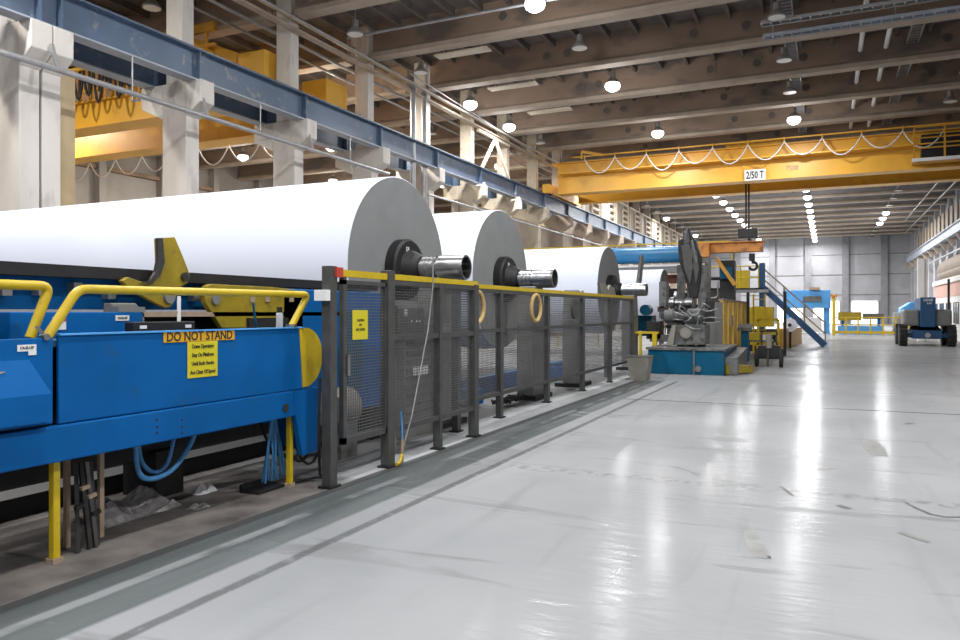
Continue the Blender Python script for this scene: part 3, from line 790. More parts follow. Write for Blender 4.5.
gb = thing('grey_housing', 'small grey chamfered housing on the platform below the cradle arm', 'housing', (-4.9, 4.0, 1.4))
P = [at(a, b, X=-5.0) for a, b in ((112, 303), (136, 303), (145, 313), (145, 335), (112, 335))]
MB().prism(P, (-.1, 0, 0)).build('housing', 'greybox', gb, bevel=.01)
db = thing('dark_switch_box', 'flat black switch box behind the warning strip', 'box', (-4.6, 4.3, 1.4))
a, b = at(134, 322, X=-4.62), at(195, 324, X=-4.62)
o = MB().box(-4.72, -4.62, a.y, b.y, 1.42, 1.525).build('case', 'blackm', db, bevel=.006)
for px in (145, 190):
    p = at(px, 328, X=-4.6); MB().box(-4.621, -4.615, p.y-.03, p.y+.03, 1.475, 1.50).build('label_plate', 'white', o)
# can and brush
p = at(279.5, 328, X=-4.52)
cn = thing('spray_can', 'white spray can with a black cap standing on the platform', 'spray can', (-4.52, p.y, 1.42))
MB().lathe((-4.52, p.y, 1.42), (0, 0, 1), [(0, .03), (.16, .03), (.175, .022)], 18).build('body', 'white', cn)
MB().lathe((-4.52, p.y, 1.595), (0, 0, 1), [(0, .025), (.05, .025)], 18).build('cap', 'ink', cn)
a, b = at(253, 303, X=-4.55), at(257, 328, X=-4.55)
solo(MB().tube([a, (-4.55, b.y, 1.42)], .01, 8), 'brush_handle', 'teal', 'thin teal stick standing on the platform left of the spray can', 'stick')

# yellow hand rails
def arc(p, q, r_, n=6):  # rounded corner helper: returns points of polyline with rounded corners
    pass
def rounded(pts, rad, n=6):
    pts = [Vector(p) for p in pts]; out = [pts[0]]
    for i in range(1, len(pts)-1):
        a, b, c = pts[i-1], pts[i], pts[i+1]
        d1 = (a-b).normalized(); d2 = (c-b).normalized(); p = b+d1*rad; q = b+d2*rad
        for k in range(n+1):
            s_ = k/n; out.append(p*(1-s_)**2+b*2*s_*(1-s_)+q*s_*s_)
    out.append(pts[-1]); return out
X = -4.43
h1 = thing('hand_rail', 'yellow tubular hand rail above the warning notices', 'hand rail', (X, 4, 1.45), 'yellow hand rails')
a = at(47, 337, X=X); b = at(78, 289, X=X); c = at(308, 294.5, X=X); d = at(291, 327, X=X-.02)
MB().tube(rounded([a, b, c, d], .07), .031, 14).build('rail', 'yellow', h1)
MB().lathe((X, d.y-.02, 1.46), (0, 0, 1), [(0, .05), (.03, .05)], 14).build('foot_clamp', 'steel', h1)
h2 = thing('hand_rail', 'yellow tubular hand rail at the left edge, shorter end visible', 'hand rail', (X, 2.5, 1.45), 'yellow hand rails')
a = at(30, 338, X=X-.12); b = at(50, 286, X=X-.12); c = Vector((X-.12, .8, b.z))
MB().tube(rounded([a, b, c], .07), .031, 14).build('rail', 'yellow', h2)
p = at(44, 333, X=X)
solo(MB().bar(at(36, 326, X=X), at(47, 338, X=X+.03), .02).lathe(at(44, 337, X=X+.02), (1, 0, 0), [(-.02, .022), (.03, .022)], 10), 'latch_pin', 'steel', 'steel latch pin between the two yellow hand rails', 'latch')

# ------------------------------------------------------------------ things under the platform
def bundle():
    for i, (px0, px1, m, lab) in enumerate(((80, 90, 'blackm', 'leftmost black bar leaning under the platform'), (86, 96, 'darksteel', 'middle dark bar leaning under the platform'), (76, 78, 'rubber', 'short black tube leaning behind the leftmost bar'), (90, 97, 'blackm', 'rightmost dark bar leaning under the platform'))):
        a = at(px0, 462, X=-4.62); b = at(px1, 548-4*i, X=-4.50); b.z = 0.0
        t = thing('leaning_bar', lab, 'bar', b, 'bars leaning under the platform')
        MB().bar(a, b+Vector((0, 0, .01)), .026).build('shaft', m, t)
        p = a.lerp(b, .3+.1*i)
        MB().bar(p+Vector((.02, -.03, 0)), p+Vector((.02, .03, .01)), .025).build('grip', 'board' if i < 2 else 'blackm', t)
bundle()
for i, (pts, lab) in enumerate((([(135, 448), (138, 470), (150, 479), (172, 470), (190, 445), (197, 433)], 'larger blue hose loop hanging below the platform'),
                               ([(176, 440), (168, 462), (155, 472), (142, 462), (137, 446)], 'smaller blue hose loop inside the larger one'))):
    P = [at(a, b, X=-4.62-.04*i) for a, b in pts]; P[0].z = .7; P[-1].z = .7
    sm = []
    for k in range(len(P)-1):
        p0, p1, p2, p3 = P[max(k-1, 0)], P[k], P[k+1], P[min(k+2, len(P)-1)]
        for s_ in (0, .2, .4, .6, .8):
            sm.append(.5*((2*p1)+(p2-p0)*s_+(2*p0-5*p1+4*p2-p3)*s_*s_+(3*p1-p0-3*p2+p3)*s_**3))
    sm.append(P[-1])
    solo(MB().tube(sm, .02-.004*i, 10), 'air_hose', 'hose', lab, 'hose', 'blue hose loops')
hb = thing('hose_bunch', 'bunch of blue hoses hanging to a black tray by the right yellow leg', 'hose', at(276, 488, X=-4.6))
s = MB()
for k in range(9):
    a = at(272+random.uniform(-3, 3), 420, X=-4.55-random.uniform(0, .12)); a.z = .68
    b = at(262+3.2*k, 484, X=-4.6-random.uniform(0, .12)); b.z = .05
    mid = a.lerp(b, .5)+Vector((random.uniform(-.04, .04), random.uniform(-.04, .04), 0))
    s.tube([a, a.lerp(mid, .5), mid, mid.lerp(b, .5), b], .011, 8)
s.build('hose', 'hose', hb)
a = at(246, 488, X=-4.55)
MB().box(-4.72, -4.5, 5.08, 5.42, 0, .025).box(-4.72, -4.70, 5.08, 5.42, .025, .07).build('tray', 'blackm', hb)
s = MB()
for k in range(4):
    x = -4.9+.03*k; y = 5.55+.10*k
    s.tube(sag((x, y, .55), (x+.2, y+.35, .45), .3+.04*k, 8), .014, 8)
solo(s, 'black_cable_loops', 'rubber', 'black cable loops under the right end of the platform', 'cable')
t = thing('crumpled_sheet', 'crumpled grey plastic film lying under the platform', 'plastic film', (-4.95, 3.9, 0))
def crumple(cx, cy, lx, ly, hgt, n=16, seed=1):
    rnd = random.Random(seed); vs = []; fs = []
    ph = [rnd.uniform(0, 6) for _ in range(6)]
    for i in range(n+1):
        for j in range(n+1):
            u, v = i/n, j/n
            e = min(1, 5*min(u, 1-u), 5*min(v, 1-v))
            z = e*hgt*(.45+.28*math.sin(9*u+ph[0]+3*v)+.22*math.sin(11*v+ph[1]-5*u)+rnd.uniform(-.13, .13))
            r_ = 1+.12*math.sin(7*u+ph[2])
            vs.append((cx+(u-.5)*lx*r_+rnd.uniform(-.01, .01), cy+(v-.5)*ly*(1+.15*math.sin(6*u+ph[3])), max(.004, z)))
    for i in range(n):
        for j in range(n):
            a = i*(n+1)+j; fs.append((a, a+n+1, a+n+2, a+1))
    return MB().add(vs, fs)
b = crumple(-5.0, 4.15, .35, .75, .22, 18, 3); b.build('film', 'sheet', t)
solo(crumple(-5.0, 4.95, .12, .22, .10, 8, 5), 'paper_scrap', 'white', 'small white paper scrap under the platform', 'scrap')
solo(crumple(-4.65, 4.55, .12, .2, .04, 8, 6), 'film_scrap', 'sheet', 'small grey film scrap on the floor under the platform', 'scrap')
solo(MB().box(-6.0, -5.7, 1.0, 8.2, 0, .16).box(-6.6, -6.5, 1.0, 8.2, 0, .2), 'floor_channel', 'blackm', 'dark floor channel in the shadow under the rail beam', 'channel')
solo(MB().tube([(-4.5, 5.55, .02), (-4.4, 5.75, .03), (-4.3, 5.78, .03), (-4.24, 5.60, .1), (-4.22, 5.55, .5), (-4.2, 5.55, 1.0)], .013, 8), 'black_cable', 'rubber', 'black cable running from the fence post to the platform leg', 'cable')
# pale machinery behind the gate: drum motor
t = thing('gear_motor', 'beige round motor seen low behind the gate mesh', 'motor', (-4.9, 6.9, 0))
MB().lathe((-4.9, 6.6, .55), (0, 1, 0), [(0, .1), (0, .2), (.35, .22), (.4, .15)], 24).build('housing', 'binm', t)
MB().box(-5.05, -4.75, 6.65, 6.95, 0, .4).build('foot', 'greym', t)

# ------------------------------------------------------------------ fence
FX = -4.12
def mesh_panel(x, y0, y1, z0, z1, dy=.036, dz=.030, w=.0075):
    s = MB(); y = y0+dy/2
    while y < y1: s.box(x-.003, x+.001, y-w/2, y+w/2, z0, z1); y += dy
    z = z0+dz/2
    while z < z1: s.box(x, x+.004, y0, y1, z-w/2, z+w/2); z += dz
    return s
gate = thing('fence_gate', 'mesh gate with a yellow notice between the two tall fence posts', 'gate', (FX, 6.1, 0))
fr = MB()
for (a0, a1, z0, z1) in ((5.76, 5.81, .36, 1.95), (6.49, 6.54, .36, 1.95), (5.76, 6.54, .36, .42), (5.76, 6.54, 1.86, 1.90)): fr.box(FX-.02, FX+.03, a0, a1, z0, z1)
fr.build('frame', 'fence', gate); mesh_panel(FX, 5.8, 6.5, .42, 1.87).build('wire_mesh', 'wire', gate)
a, b = at(353, 310, X=FX+.02), at(368, 339, X=FX+.02)
sg = MB().box(FX+.012, FX+.018, a.y, b.y, b.z, a.z).build('notice', 'signy', gate)
for i, tx in enumerate(('CAUTION', 'DO', 'NOT ENTER')): text('notice_text', tx, .034, (FX+.0195, (a.y+b.y)/2, a.z-.10-.045*i), RX, 'ink', sg, .8)
MB().box(FX-.02, FX+.035, 5.62, 6.58, 1.93, 1.995).build('top_rail', 'yellow', gate, label='yellow top rail')
MB().box(FX, FX+.07, 5.60, 5.70, 1.92, 2.01).build('reflector', 'red', gate, label='red reflector')
MB().box(FX+.02, FX+.05, 5.80, 5.84, 1.0, 1.2).build('latch', 'steel', gate)
fa = thing('mesh_fence', 'near run of grey mesh fence with yellow top rail and hung controls', 'fence', (FX, 7.6, 0), 'grey mesh fences')
for k, (y, w, zt) in enumerate(((5.585, .105, 2.02), (6.58, .125, 2.03), (7.67, .06, 1.93), (8.64, .12, 1.95))):
    MB().box(FX-.05, FX+.05, y-w/2, y+w/2, 0.02, zt).build('post', 'fence', fa, bevel=.006)
    MB().box(FX-.07, FX+.07, y-w/2-.03, y+w/2+.03, 0, .02).build('base_plate', 'blackm', fa)
for z in (.345, 1.30, 1.88): MB().box(FX-.01, FX+.035, 6.64, 8.58, z, z+.055).build('rail', 'fence', fa)
mesh_panel(FX-.02, 6.64, 8.58, .40, 1.30).build('wire_mesh', 'wire', fa); mesh_panel(FX-.02, 6.64, 8.58, 1.35, 1.88).build('wire_mesh', 'wire', fa)
MB().box(FX-.02, FX+.035, 6.64, 8.70, 1.93, 1.995).build('top_rail', 'yellow', fa, label='yellow top rail')
sw = MB().box(FX-.08, FX+.05, 5.46, 5.53, 1.70, 1.80).build('white_switch_box', 'white', fa, bevel=.004)
FB = -4.5
fb = thing('mesh_fence', 'far run of grey mesh fence with hoops hung along it', 'fence', (FB, 14, 0), 'grey mesh fences')
PB = [8.9, 10.35, 12.45, 14.55, 16.65, 18.75]
for k, y in enumerate(PB):
    MB().box(FB-.045, FB+.045, y-.05, y+.05, .02, 1.93).build('post', 'fence', fb, bevel=.006)
    MB().box(FB-.07, FB+.07, y-.08, y+.08, 0, .02).build('base_plate', 'blackm', fb)
for z in (.345, 1.30, 1.88): MB().box(FB-.01, FB+.035, 8.9, 18.75, z, z+.055).build('rail', 'fence', fb)
for a, b in zip(PB, PB[1:]):
    mesh_panel(FB-.02, a+.05, b-.05, .40, 1.88, .045, .034, .010).build('wire_mesh', 'wire', fb)
MB().box(FB-.02, FB+.035, 8.85, 18.85, 1.93, 1.995).build('top_rail', 'yellow', fb, label='yellow top rail')
[MB().bar((FX, 8.64, z), (FB, 8.9, z), .05).build('corner_rail', 'fence', fb) for z in (1.95, .37)]
# control box hung on fence
a, b = at(400, 307, X=FX), at(427, 335, X=FX)
cb = thing('control_box', 'dark control box with pale buttons hung on the mesh fence', 'control box', (FX, (a.y+b.y)/2, 1.36))
co = MB().box(FX-.14, FX-.03, a.y, b.y, 1.36, a.z).build('case', 'greybox', cb, bevel=.008)
MB().box(FX-.14, FX-.03, a.y-.17, a.y-.01, 1.38, a.z+.01).build('junction_case', 'fence', cb)
s = MB()
for px in (411, 416, 419): p = at(px, 321, X=FX-.03); s.lathe((FX-.03, p.y, p.z), (1, 0, 0), [(0, .01), (.01, .01)], 10)
s.build('button', 'white', co); p = at(406, 311, X=FX-.03); MB().box(FX-.03, FX-.025, p.y-.04, p.y+.03, p.z-.05, p.z+.02).build('label_plate', 'white', co)
# slanting rod with chain-like stripes, yellow hook end
a, b = at(433, 256, X=FX+.1), at(402, 452, X=FX+.06)
rd = thing('pull_rod', 'long thin white rod leaning on the fence with a yellow hooked end', 'rod', (b.x, b.y, 0))
MB().tube([a, at(433, 285, X=FX+.1), at(428, 330, X=FX+.1), at(412, 415, X=FX+.08), b], .0085, 8).build('rod', 'galv', rd)
MB().tube([b, (b.x+.01, b.y-.02, .1), (b.x+.02, b.y-.08, .03), (b.x+.03, b.y-.16, .025)], .018, 8).build('hook', 'yellow', rd)
hz = thing('air_line', 'slim blue line hanging by the second tall fence post', 'hose', (FX+.07, 6.78, 0))
MB().tube([(FX+.02, 6.80, .55), (FX+.04, 6.80, .4), (FX+.07, 6.75, .25)], .010, 8).build('line', 'hose', hz); MB().cyl((FX+.07, 6.75, .02), (FX+.07, 6.75, .26), .018, 8).build('fitting', 'board', hz)
solo(MB().box(FX+.002-.06, FX-.03, 6.72, 6.80, .1, 1.26), 'plastic_strip', 'binm', 'pale upright strip beside the second tall fence post', 'strip')
for i, (px, py, r_, m, lab) in enumerate(((477, 307, .22, 'tan', 'tan hoop hung at the near end of the far fence'), (536, 308, .22, 'tan', 'bright tan hoop hung in the middle of the far fence'), (575, 309, .20, 'fence', 'dark grey disc hung on the far fence'))):
    p = at(px, py, X=FB+.06)
    m_ = MB()
    if i < 2: m_.tube([(FB+.06, p.y+r_*math.cos(R(k)), p.z+r_*math.sin(R(k))) for k in range(0, 360, 15)], .032, 8, closed=True)
    else: m_.lathe((FB+.04, p.y, p.z), (1, 0, 0), [(0, r_), (.04, r_)], 24)
    solo(m_, 'hung_hoop', m, lab, 'hoop')
# low machine seen behind fence panels
t = thing('drive_cabinet', 'grey slatted cabinet seen through the near fence mesh', 'cabinet', (-5.0, 8.2, 0))
MB().box(-5.25, -4.8, 8.05, 8.85, .0, 1.75).build('body', 'greybox', t, bevel=.01)
s = MB()
for k in range(12): s.box(-4.8, -4.785, 8.1, 8.8, .3+.11*k, .34+.11*k)
s.build('slat', 'greym', t); 
p = at(455, 395, X=-4.78); s = MB()
for k in range(5): s.box(-4.785, -4.775, 8.25+.08*k, 8.30+.08*k, .78, .9)
s.build('label_row', 'white', t)
t = thing('chain_pile', 'pile of dark chain and brackets on the floor behind the far fence', 'chain', (-4.85, 11.6, 0))
s = MB()
for k in range(14): s.tube([(-4.95+random.uniform(-.1, .1)+.06*math.cos(R(a)), 11.4+.07*k+.05*math.sin(R(a)), .05+random.uniform(0, .1)) for a in range(0, 360, 45)], .018, 6, closed=True)
s.build('chain', 'rubber', t)

# bin
p = at(640, 380, Z=0)
t = thing('waste_bin', 'beige grey waste bin at the far end of the fence', 'bin', (p.x, p.y, 0))
b = MB()
r0, r1, z1 = .19, .26, .56
lo = [(p.x+sx*r0, p.y+sy*r0, 0) for sx, sy in ((-1, -1), (1, -1), (1, 1), (-1, 1))]; hi = [(p.x+sx*r1, p.y+sy*r1, z1) for sx, sy in ((-1, -1), (1, -1), (1, 1), (-1, 1))]
hi2 = [(p.x+sx*(r1-.02), p.y+sy*(r1-.02), z1) for sx, sy in ((-1, -1), (1, -1), (1, 1), (-1, 1))]; lo2 = [(a, b_, .03) for a, b_, _ in [(p.x+sx*(r0-.02), p.y+sy*(r0-.02), 0) for sx, sy in ((-1, -1), (1, -1), (1, 1), (-1, 1))]]
b.add(lo+hi+hi2+lo2, [(3, 2, 1, 0)]+[(i, (i+1) % 4, 4+(i+1) % 4, 4+i) for i in range(4)]+[(4+i, 4+(i+1) % 4, 8+(i+1) % 4, 8+i) for i in range(4)]+[(8+i, 8+(i+1) % 4, 12+(i+1) % 4, 12+i) for i in range(4)]+[(12, 13, 14, 15)])
b.build('body', 'binm', t); MB().tube([(p.x+sx*r1, p.y+sy*r1, z1) for sx, sy in ((-1, -1), (1, -1), (1, 1), (-1, 1))], .018, 6, closed=True).build('rim', 'binm', t)

# ------------------------------------------------------------------ winder machine
t = thing('winder_machine', 'blue based winder machine with grey gearing at the end of the fence', 'machine', (-3.2, 20, 0))
base = MB().box(-4.25, -2.35, 19.5, 22.3, 0, .62).build('base', 'teal', t, bevel=.015)
MB().box(-4.3, -2.3, 19.46, 22.3, .62, .68).box(-3.1, -3.06, 19.46, 19.5, .0, .62).build('base_rim', 'greym', base)
p = at(698, 369, Y=19.48); MB().lathe((p.x, 19.5, p.z), (0, -1, 0), [(0, .08), (.04, .08)], 16).build('port_cover', 'greym', base)
MB().prism([(-2.35, 19.7, .02), (-2.35, 22.3, .02), (-2.35, 22.3, .6), (-2.35, 19.7, .45)], (.3, 0, 0)).build('corner_block', 'greym', t)
MB().prism([(-2.3, 19.6, .03), (-1.75, 20.6, .03), (-1.75, 20.6, .2), (-2.3, 19.6, .28)], (-.2, .25, 0)).build('toe_guard', 'olive', t)
def Pm(pts, Y): return [at(a, b, Y=Y) for a, b in pts]
MB().prism(Pm([(672, 345), (672, 325), (705, 325), (705, 345)], 20.2), (0, .9, 0)).build('pedestal', 'greym', t, bevel=.02)
MB().lathe(at(686, 333, Y=20.18), (0, -1, 0), [(0, .15), (.05, .15), (.06, .12)], 24).build('inspection_cover', 'binm', t)
MB().prism(Pm([(666, 345), (672, 325), (676, 325), (673, 345)], 20.1), (0, .3, 0)).build('gusset', 'binm', t)
# gear housing cluster
s = MB()
a = at(665, 316, Y=20.3); s.lathe(a, (1, 0, 0), [(0, .10), (0, .17), (.22, .18), (.28, .13), (.6, .12), (.62, .2), (.95, .2), (1.0, .1)], 24)
s.build('drive_shaft', 'greym', t)
s = MB()
a = at(670, 303, Y=20.6); s.lathe(a, (1, 0, 0), [(0, .16), (.12, .16), (.14, .1), (.4, .1), (.42, .15), (.6, .15)], 24)
s.build('chuck', 'steel', t)
s = MB()
rnd = random.Random(4)
for k in range(16):
    a = at(rnd.uniform(672, 706), rnd.uniform(308, 326), Y=20.1); b = a+Vector((rnd.uniform(.15, .5), rnd.uniform(-.1, .1), rnd.uniform(-.25, .25)))
    m_ = a.lerp(b, .5)+Vector((0, -.15, rnd.uniform(-.1, .2))); s.tube([a, a.lerp(m_, .6), m_, m_.lerp(b, .6), b], .018, 6)
s.build('hydraulic_hose', 'galv', t)
s = MB()
for k in range(12):
    a = at(rnd.uniform(660, 704), rnd.uniform(306, 326), Y=20.3); w_ = rnd.uniform(.04, .13)
    s.box(a.x-w_, a.x+w_, a.y-.05, a.y+w_, a.z-w_*.6, a.z+w_*.7)
s.build('valve_block', 'darksteel', t)
for k_, (px, py, w_, h_, m_) in enumerate(((664, 300, .1, .5, 'greym'), (672, 318, .16, .14, 'darksteel'), (682, 300, .12, .2, 'darksteel'), (710, 312, .1, .3, 'blackm'), (655, 330, .2, .25, 'blackm'), (660, 338, .25, .1, 'greym'))):
    a = at(px, py, Y=20.9); MB().box(a.x-w_, a.x+w_, 20.7, 21.1, a.z-h_, a.z+h_).build('side_block', m_, t, bevel=.01)
# tall lever arm with ragged cover
arm = Pm([(684, 232), (688, 228), (691, 236), (695, 240), (697, 248), (700, 256), (701, 268), (700, 282), (697, 298), (690, 298), (684, 275), (679, 262), (678, 250), (678, 240), (682, 239)], 20.8)
MB().prism(arm, (0, .35, 0)).build('lever_arm', 'blackm', t, bevel=.03)
for pts in (((681, 246), (689, 243), (694, 262), (690, 285), (684, 268)), ((690, 240), (697, 252), (699, 270), (696, 285), (692, 262)), ((683, 233), (688, 230), (690, 242), (684, 245))):
    MB().prism(Pm(pts, 20.74), (0, .08, 0)).build('cover_plate', 'fence', t, bevel=.01)
MB().bar(at(687, 228, Y=20.75), at(685, 240, Y=20.75), .07, .05).bar(at(692, 240, Y=20.75), at(697, 262, Y=20.75), .06, .05).build('lever_edge', 'greym', t)
for px, w_, m_ in ((681, .14, 'darksteel'), (691, .16, 'greym'), (702, .12, 'greym')):
    a, b = at(px, 265, Y=21.0), at(px, 345, Y=21.0); MB().bar((a.x, 21.0, .6), (a.x, 21.0, a.z), w_, .2).build('upright', m_, t)
MB().prism(Pm([(704, 357), (704, 302), (722, 302), (722, 357)], 22.6), (0, .15, 0)).build('end_panel', 'greybox', t)
# low left bits
MB().box(-4.9, -4.2, 20.6, 21.0, 1.0, 1.06).bar((-4.7, 20.6, 0), (-4.7, 20.6, 1.0), .07).bar((-4.3, 20.6, .6), (-4.3, 20.6, 1.0), .12).build('yellow_stand', 'yellow', t)
MB().lathe(at(648, 310, Y=21.5), (0, -1, 0), [(0, .15), (.4, .15)], 18).box(-5.2, -4.6, 21.6, 22.2, .9, 1.5).build('motor', 'teal', t)

pn = thing('guard_wall', 'ochre yellow guard wall to the right of the winder', 'guard', (-2.8, 26.5, 0))
MB().box(-2.86, -2.80, 22.8, 30.7, .16, 1.93).build('panel', 'ochrepan', pn)
s = MB()
for k in range(7): y = 22.8+1.30*k; s.box(-2.80, -2.76, y, y+.08, .1, 1.95)
parts(s, 'rib', 'ochrepan', pn)
s = MB()
for y in (23.0, 26.6, 30.4): s.box(-2.9, -2.78, y, y+.1, 0, .2)
s.box(-2.9, -2.76, 22.8, 30.8, 1.93, 1.99); s.build('frame', 'board', pn)
p = at(731, 320, X=-2.79); MB().box(-2.80, -2.75, p.y-.25, p.y+.25, p.z-.2, p.z+.15).build('hatch', 'board', pn)
p = at(745, 361, Z=0)
ct = thing('control_pedestal', 'teal control pedestal with a sloping grey top', 'control stand', (p.x, p.y, 0))
MB().box(p.x-.12, p.x+.12, p.y-.1, p.y+.1, 0, 1.0).build('post', 'teal', ct, bevel=.01)
MB().prism([(p.x-.22, p.y-.2, .98), (p.x-.22, p.y+.2, 1.12), (p.x-.22, p.y+.2, 1.22), (p.x-.22, p.y-.2, 1.08)], (.44, 0, 0)).build('console', 'greym', ct)

# blue top roller and cross beam
br = thing('blue_roller', 'long blue cylinder above the farthest roll', 'roller', (-8, 30, 3.5))
MB().lathe((-4.4, 30, 3.88), (-1, 0, 0), [(0, .2), (0, .33), (10, .33), (10, .2)], 40).build('drum', 'rollerblue', br)
MB().box(-14, -4.3, 29.8, 30.2, 3.15, 3.42).build('carrier_beam', 'greybox', br); MB().box(-14, -4.3, 29.75, 29.8, 3.40, 3.48).build('white_edge', 'white', br)
MB().box(-14, -4.5, 30.4, 30.6, 2.75, 3.1).build('red_panel', 'darkred', br)
for x in (-4.3, -13.8): MB().box(x-.15, x+.15, 29.8, 30.4, 0, 4.0).build('side_frame', 'greym', br)
yr = thing('gallery_rail', 'thin yellow railing above the blue cylinder', 'railing', (-9, 32, 3.9))
s = MB().bar((-15, 32.5, 4.55), (-3.6, 32.5, 4.55), .05).bar((-15, 32.5, 4.1), (-3.6, 32.5, 4.1), .04)
k = -15
s2 = MB()
while k < -3.5: s2.bar((k, 32.5, 0), (k, 32.5, 4.55), .05); k += 1.9
s.build('rail', 'yellow', yr); s2.build('post', 'yellow', yr)

# orange jib crane
j = thing('orange_jib', 'rust orange jib beam with a hook right of the black lever', 'jib crane', (-3.6, 27, 0))
a, b = at(700, 249, Y=27), at(763, 248, Y=27)
MB().box(a.x, b.x, 26.85, 27.25, a.z-.16, a.z+.16).box(a.x, b.x+.05, 26.75, 27.35, a.z+.16, a.z+.2).build('beam', 'orange', j, bevel=.01)
p = at(707, 250, Y=26.6); MB().box(p.x-.3, p.x+.1, 26.4, 26.85, p.z-.24, p.z+.2).build('head_block', 'orange', j)
p = at(716, 258, Y=26.8); q = at(735, 285, Y=26.8); MB().bar(p, q, .1, .12).build('brace', 'cranedk', j)
p = at(730, 275, Y=27.3)
MB().box(p.x-.34, p.x+.14, 27.2, 27.8, 0, 3.4).build('mast', 'blackm', j)
MB().box(p.x-.3, p.x+.1, 26.95, 27.2, 2.75, 3.15).build('motor', 'teal', j)
p = at(752, 258, Y=27); 
MB().box(p.x-.09, p.x+.09, 26.9, 27.1, p.z-.1, p.z+.15).build('hoist', 'blackm', j)
hk = at(753, 266, Y=27); MB().tube([(hk.x+.13*math.sin(R(k)), 27, hk.z+.13*math.cos(R(k))) for k in range(-20, 280, 25)], .045, 8).build('hook', 'blackm', j)
s = MB()
for i in range(2): s.bar((-4.1+.8*i, 27.4, 0), (-3.9+.8*i, 27.4, 2.1), .1)
s.build('leg', 'blackm', j)

# stair and gallery
st = thing('steel_stair', 'blue steel stair with brown hand rails beyond the winder', 'stairs', (-.1, 37.5, 0))
top, bot = Vector((-2.75, 37.5, 2.75)), Vector((-.1, 37.5, .05))
for dy in (0, .95): MB().bar(top+Vector((0, dy, 0)), bot+Vector((0, dy, 0)), .06, .26).build('stringer', 'liftblue', st)
s = MB()
for i in range(1, 13):
    p = bot.lerp(top, i/13); s.box(p.x-.14, p.x+.12, 37.52, 38.42, p.z-.01, p.z+.03)
s.build('tread', 'greybox', st)
for dy in (0, .95):
    o = Vector((0, dy, 0))
    s = MB().tube([top+o+Vector((-.1, 0, 1.0)), bot+o+Vector((.0, 0, 1.05)), bot+o+Vector((.02, 0, .1))], .028, 8)
    s.tube([top+o+Vector((-.1, 0, .5)), bot+o+Vector((.0, 0, .55))], .022, 8)
    for f_ in (.33, .66): p = bot.lerp(top, f_)+o; s.cyl(p, p+Vector((0, 0, 1.02)), .022, 8)
    s.build('hand_rail', 'board', st)
pt = thing('gallery_platform', 'raised platform with blue post and yellow railing at the stair top', 'platform', (-4, 37.5, 0))
MB().box(-6.5, -2.7, 36.8, 38.6, 2.6, 2.72).build('deck', 'blackm', pt)
MB().box(-2.9, -2.65, 37.2, 37.45, 0, 3.9).build('post', 'liftblue', pt, label='blue post')
for x in (-6.4, -4.5): MB().box(x-.08, x+.08, 37, 37.16, 0, 2.6).build('leg', 'blackm', pt)
s = MB()
for x in (-6.4, -5.5, -4.6, -3.7, -2.9): s.cyl((x, 36.85, 2.7), (x, 36.85, 3.75), .03, 8)
for z in (3.2, 3.75): s.cyl((-6.4, 36.85, z), (-2.9, 36.85, z), .03, 8)
s.build('railing', 'yellow', pt)
MB().box(-4.4, -3.4, 37.8, 38.3, 2.72, 3.6).build('yellow_cabinet', 'yellow', pt)

# yellow machine under the stair
ym = thing('yellow_winding_frame', 'yellow machine frame with a white reel below the stair', 'machine', (-2.5, 33, 0))
s = MB()
X0, X1, Y0 = -3.3, -1.75, 31.5
for z in (.35, .75, 1.3): s.bar((X0, Y0, z), (X1, Y0, z), .1)
for x in (X0, -2.5, X1): s.bar((x, Y0, 0), (x, Y0, 1.3), .1)
s.build('frame', 'yellow', ym)
MB().box(-3.0, -2.0, 32.3, 33.2, 1.0, 1.8).build('hopper', 'yellow', ym)
MB().box(-3.2, -1.8, 32.2, 33.0, 0, .9).build('lower_body', 'blackm', ym)
MB().prism([(-1.7, 33.5, 0), (-1.2, 42, 0), (-1.2, 42, .8), (-1.7, 33.5, .9)], (-.5, 0, 0)).build('side_guard', 'craney', ym)
p = at(790, 325, Y=36); MB().lathe(p, (0, -1, 0), [(0, .3), (.25, .3), (.25, .07), (.3, .07)], 28).build('reel', 'paper', ym)
MB().lathe(p+Vector((0, -.3, 0)), (0, -1, 0), [(0, .08), (.05, .08)], 16).build('reel_core', 'blackm', ym)
MB().box(p.x-.05, p.x+.05, 36.05, 36.15, 0, p.z).build('reel_arm', 'blackm', ym)
for i, (px, y) in enumerate(((748, 29.0), (785, 29.5))):
    p = at(px, 300, Y=y)
    solo(MB().box(p.x-.05, p.x+.05, y-.05, y+.05, 0, 2.35), 'steel_post', 'blackm', ['thin black post at the end of the ochre guard wall', 'thin black post right of the yellow frame'][i], 'post')
p0, p1 = at(748, 290, Y=29.2), at(763, 293, Y=29.2)
solo(MB().box(at(735, 292, Y=29.2).x, at(768, 292, Y=29.2).x, 28.9, 29.6, 2.32, 2.42), 'walkway_plate', 'galv', 'pale walkway plate on the two thin posts', 'walkway')

# dark frames between the winder and the stair
pf = thing('process_frame', 'dark grey machine frame with pipes between the winder and the stair', 'machine frame', (-5, 33, 0))
for x in (-6.6, -5.2, -3.9): MB().box(x-.09, x+.09, 32.9, 33.1, 0, 3.0).build('upright', 'greym', pf)
for z in (.9, 1.8, 2.5, 2.95): MB().box(-6.7, -3.8, 32.92, 33.08, z, z+.12).build('cross_beam', 'blackm', pf)
MB().box(-6.4, -5.5, 33.1, 34.2, .3, 1.6).build('gear_case', 'greybox', pf, bevel=.03); MB().box(-5.0, -4.1, 33.1, 34.0, 1.9, 2.5).build('gear_case', 'greym', pf, bevel=.03)
for i in range(4): MB().tube(rounded([(-6.4+.5*i, 32.8, .4), (-6.4+.5*i, 32.8, 2.2), (-5.4+.4*i, 32.8, 2.2), (-5.4+.4*i, 32.8, 2.9)], .15), .035, 8).build('pipe', ['galv', 'steel', 'board', 'galv'][i], pf)
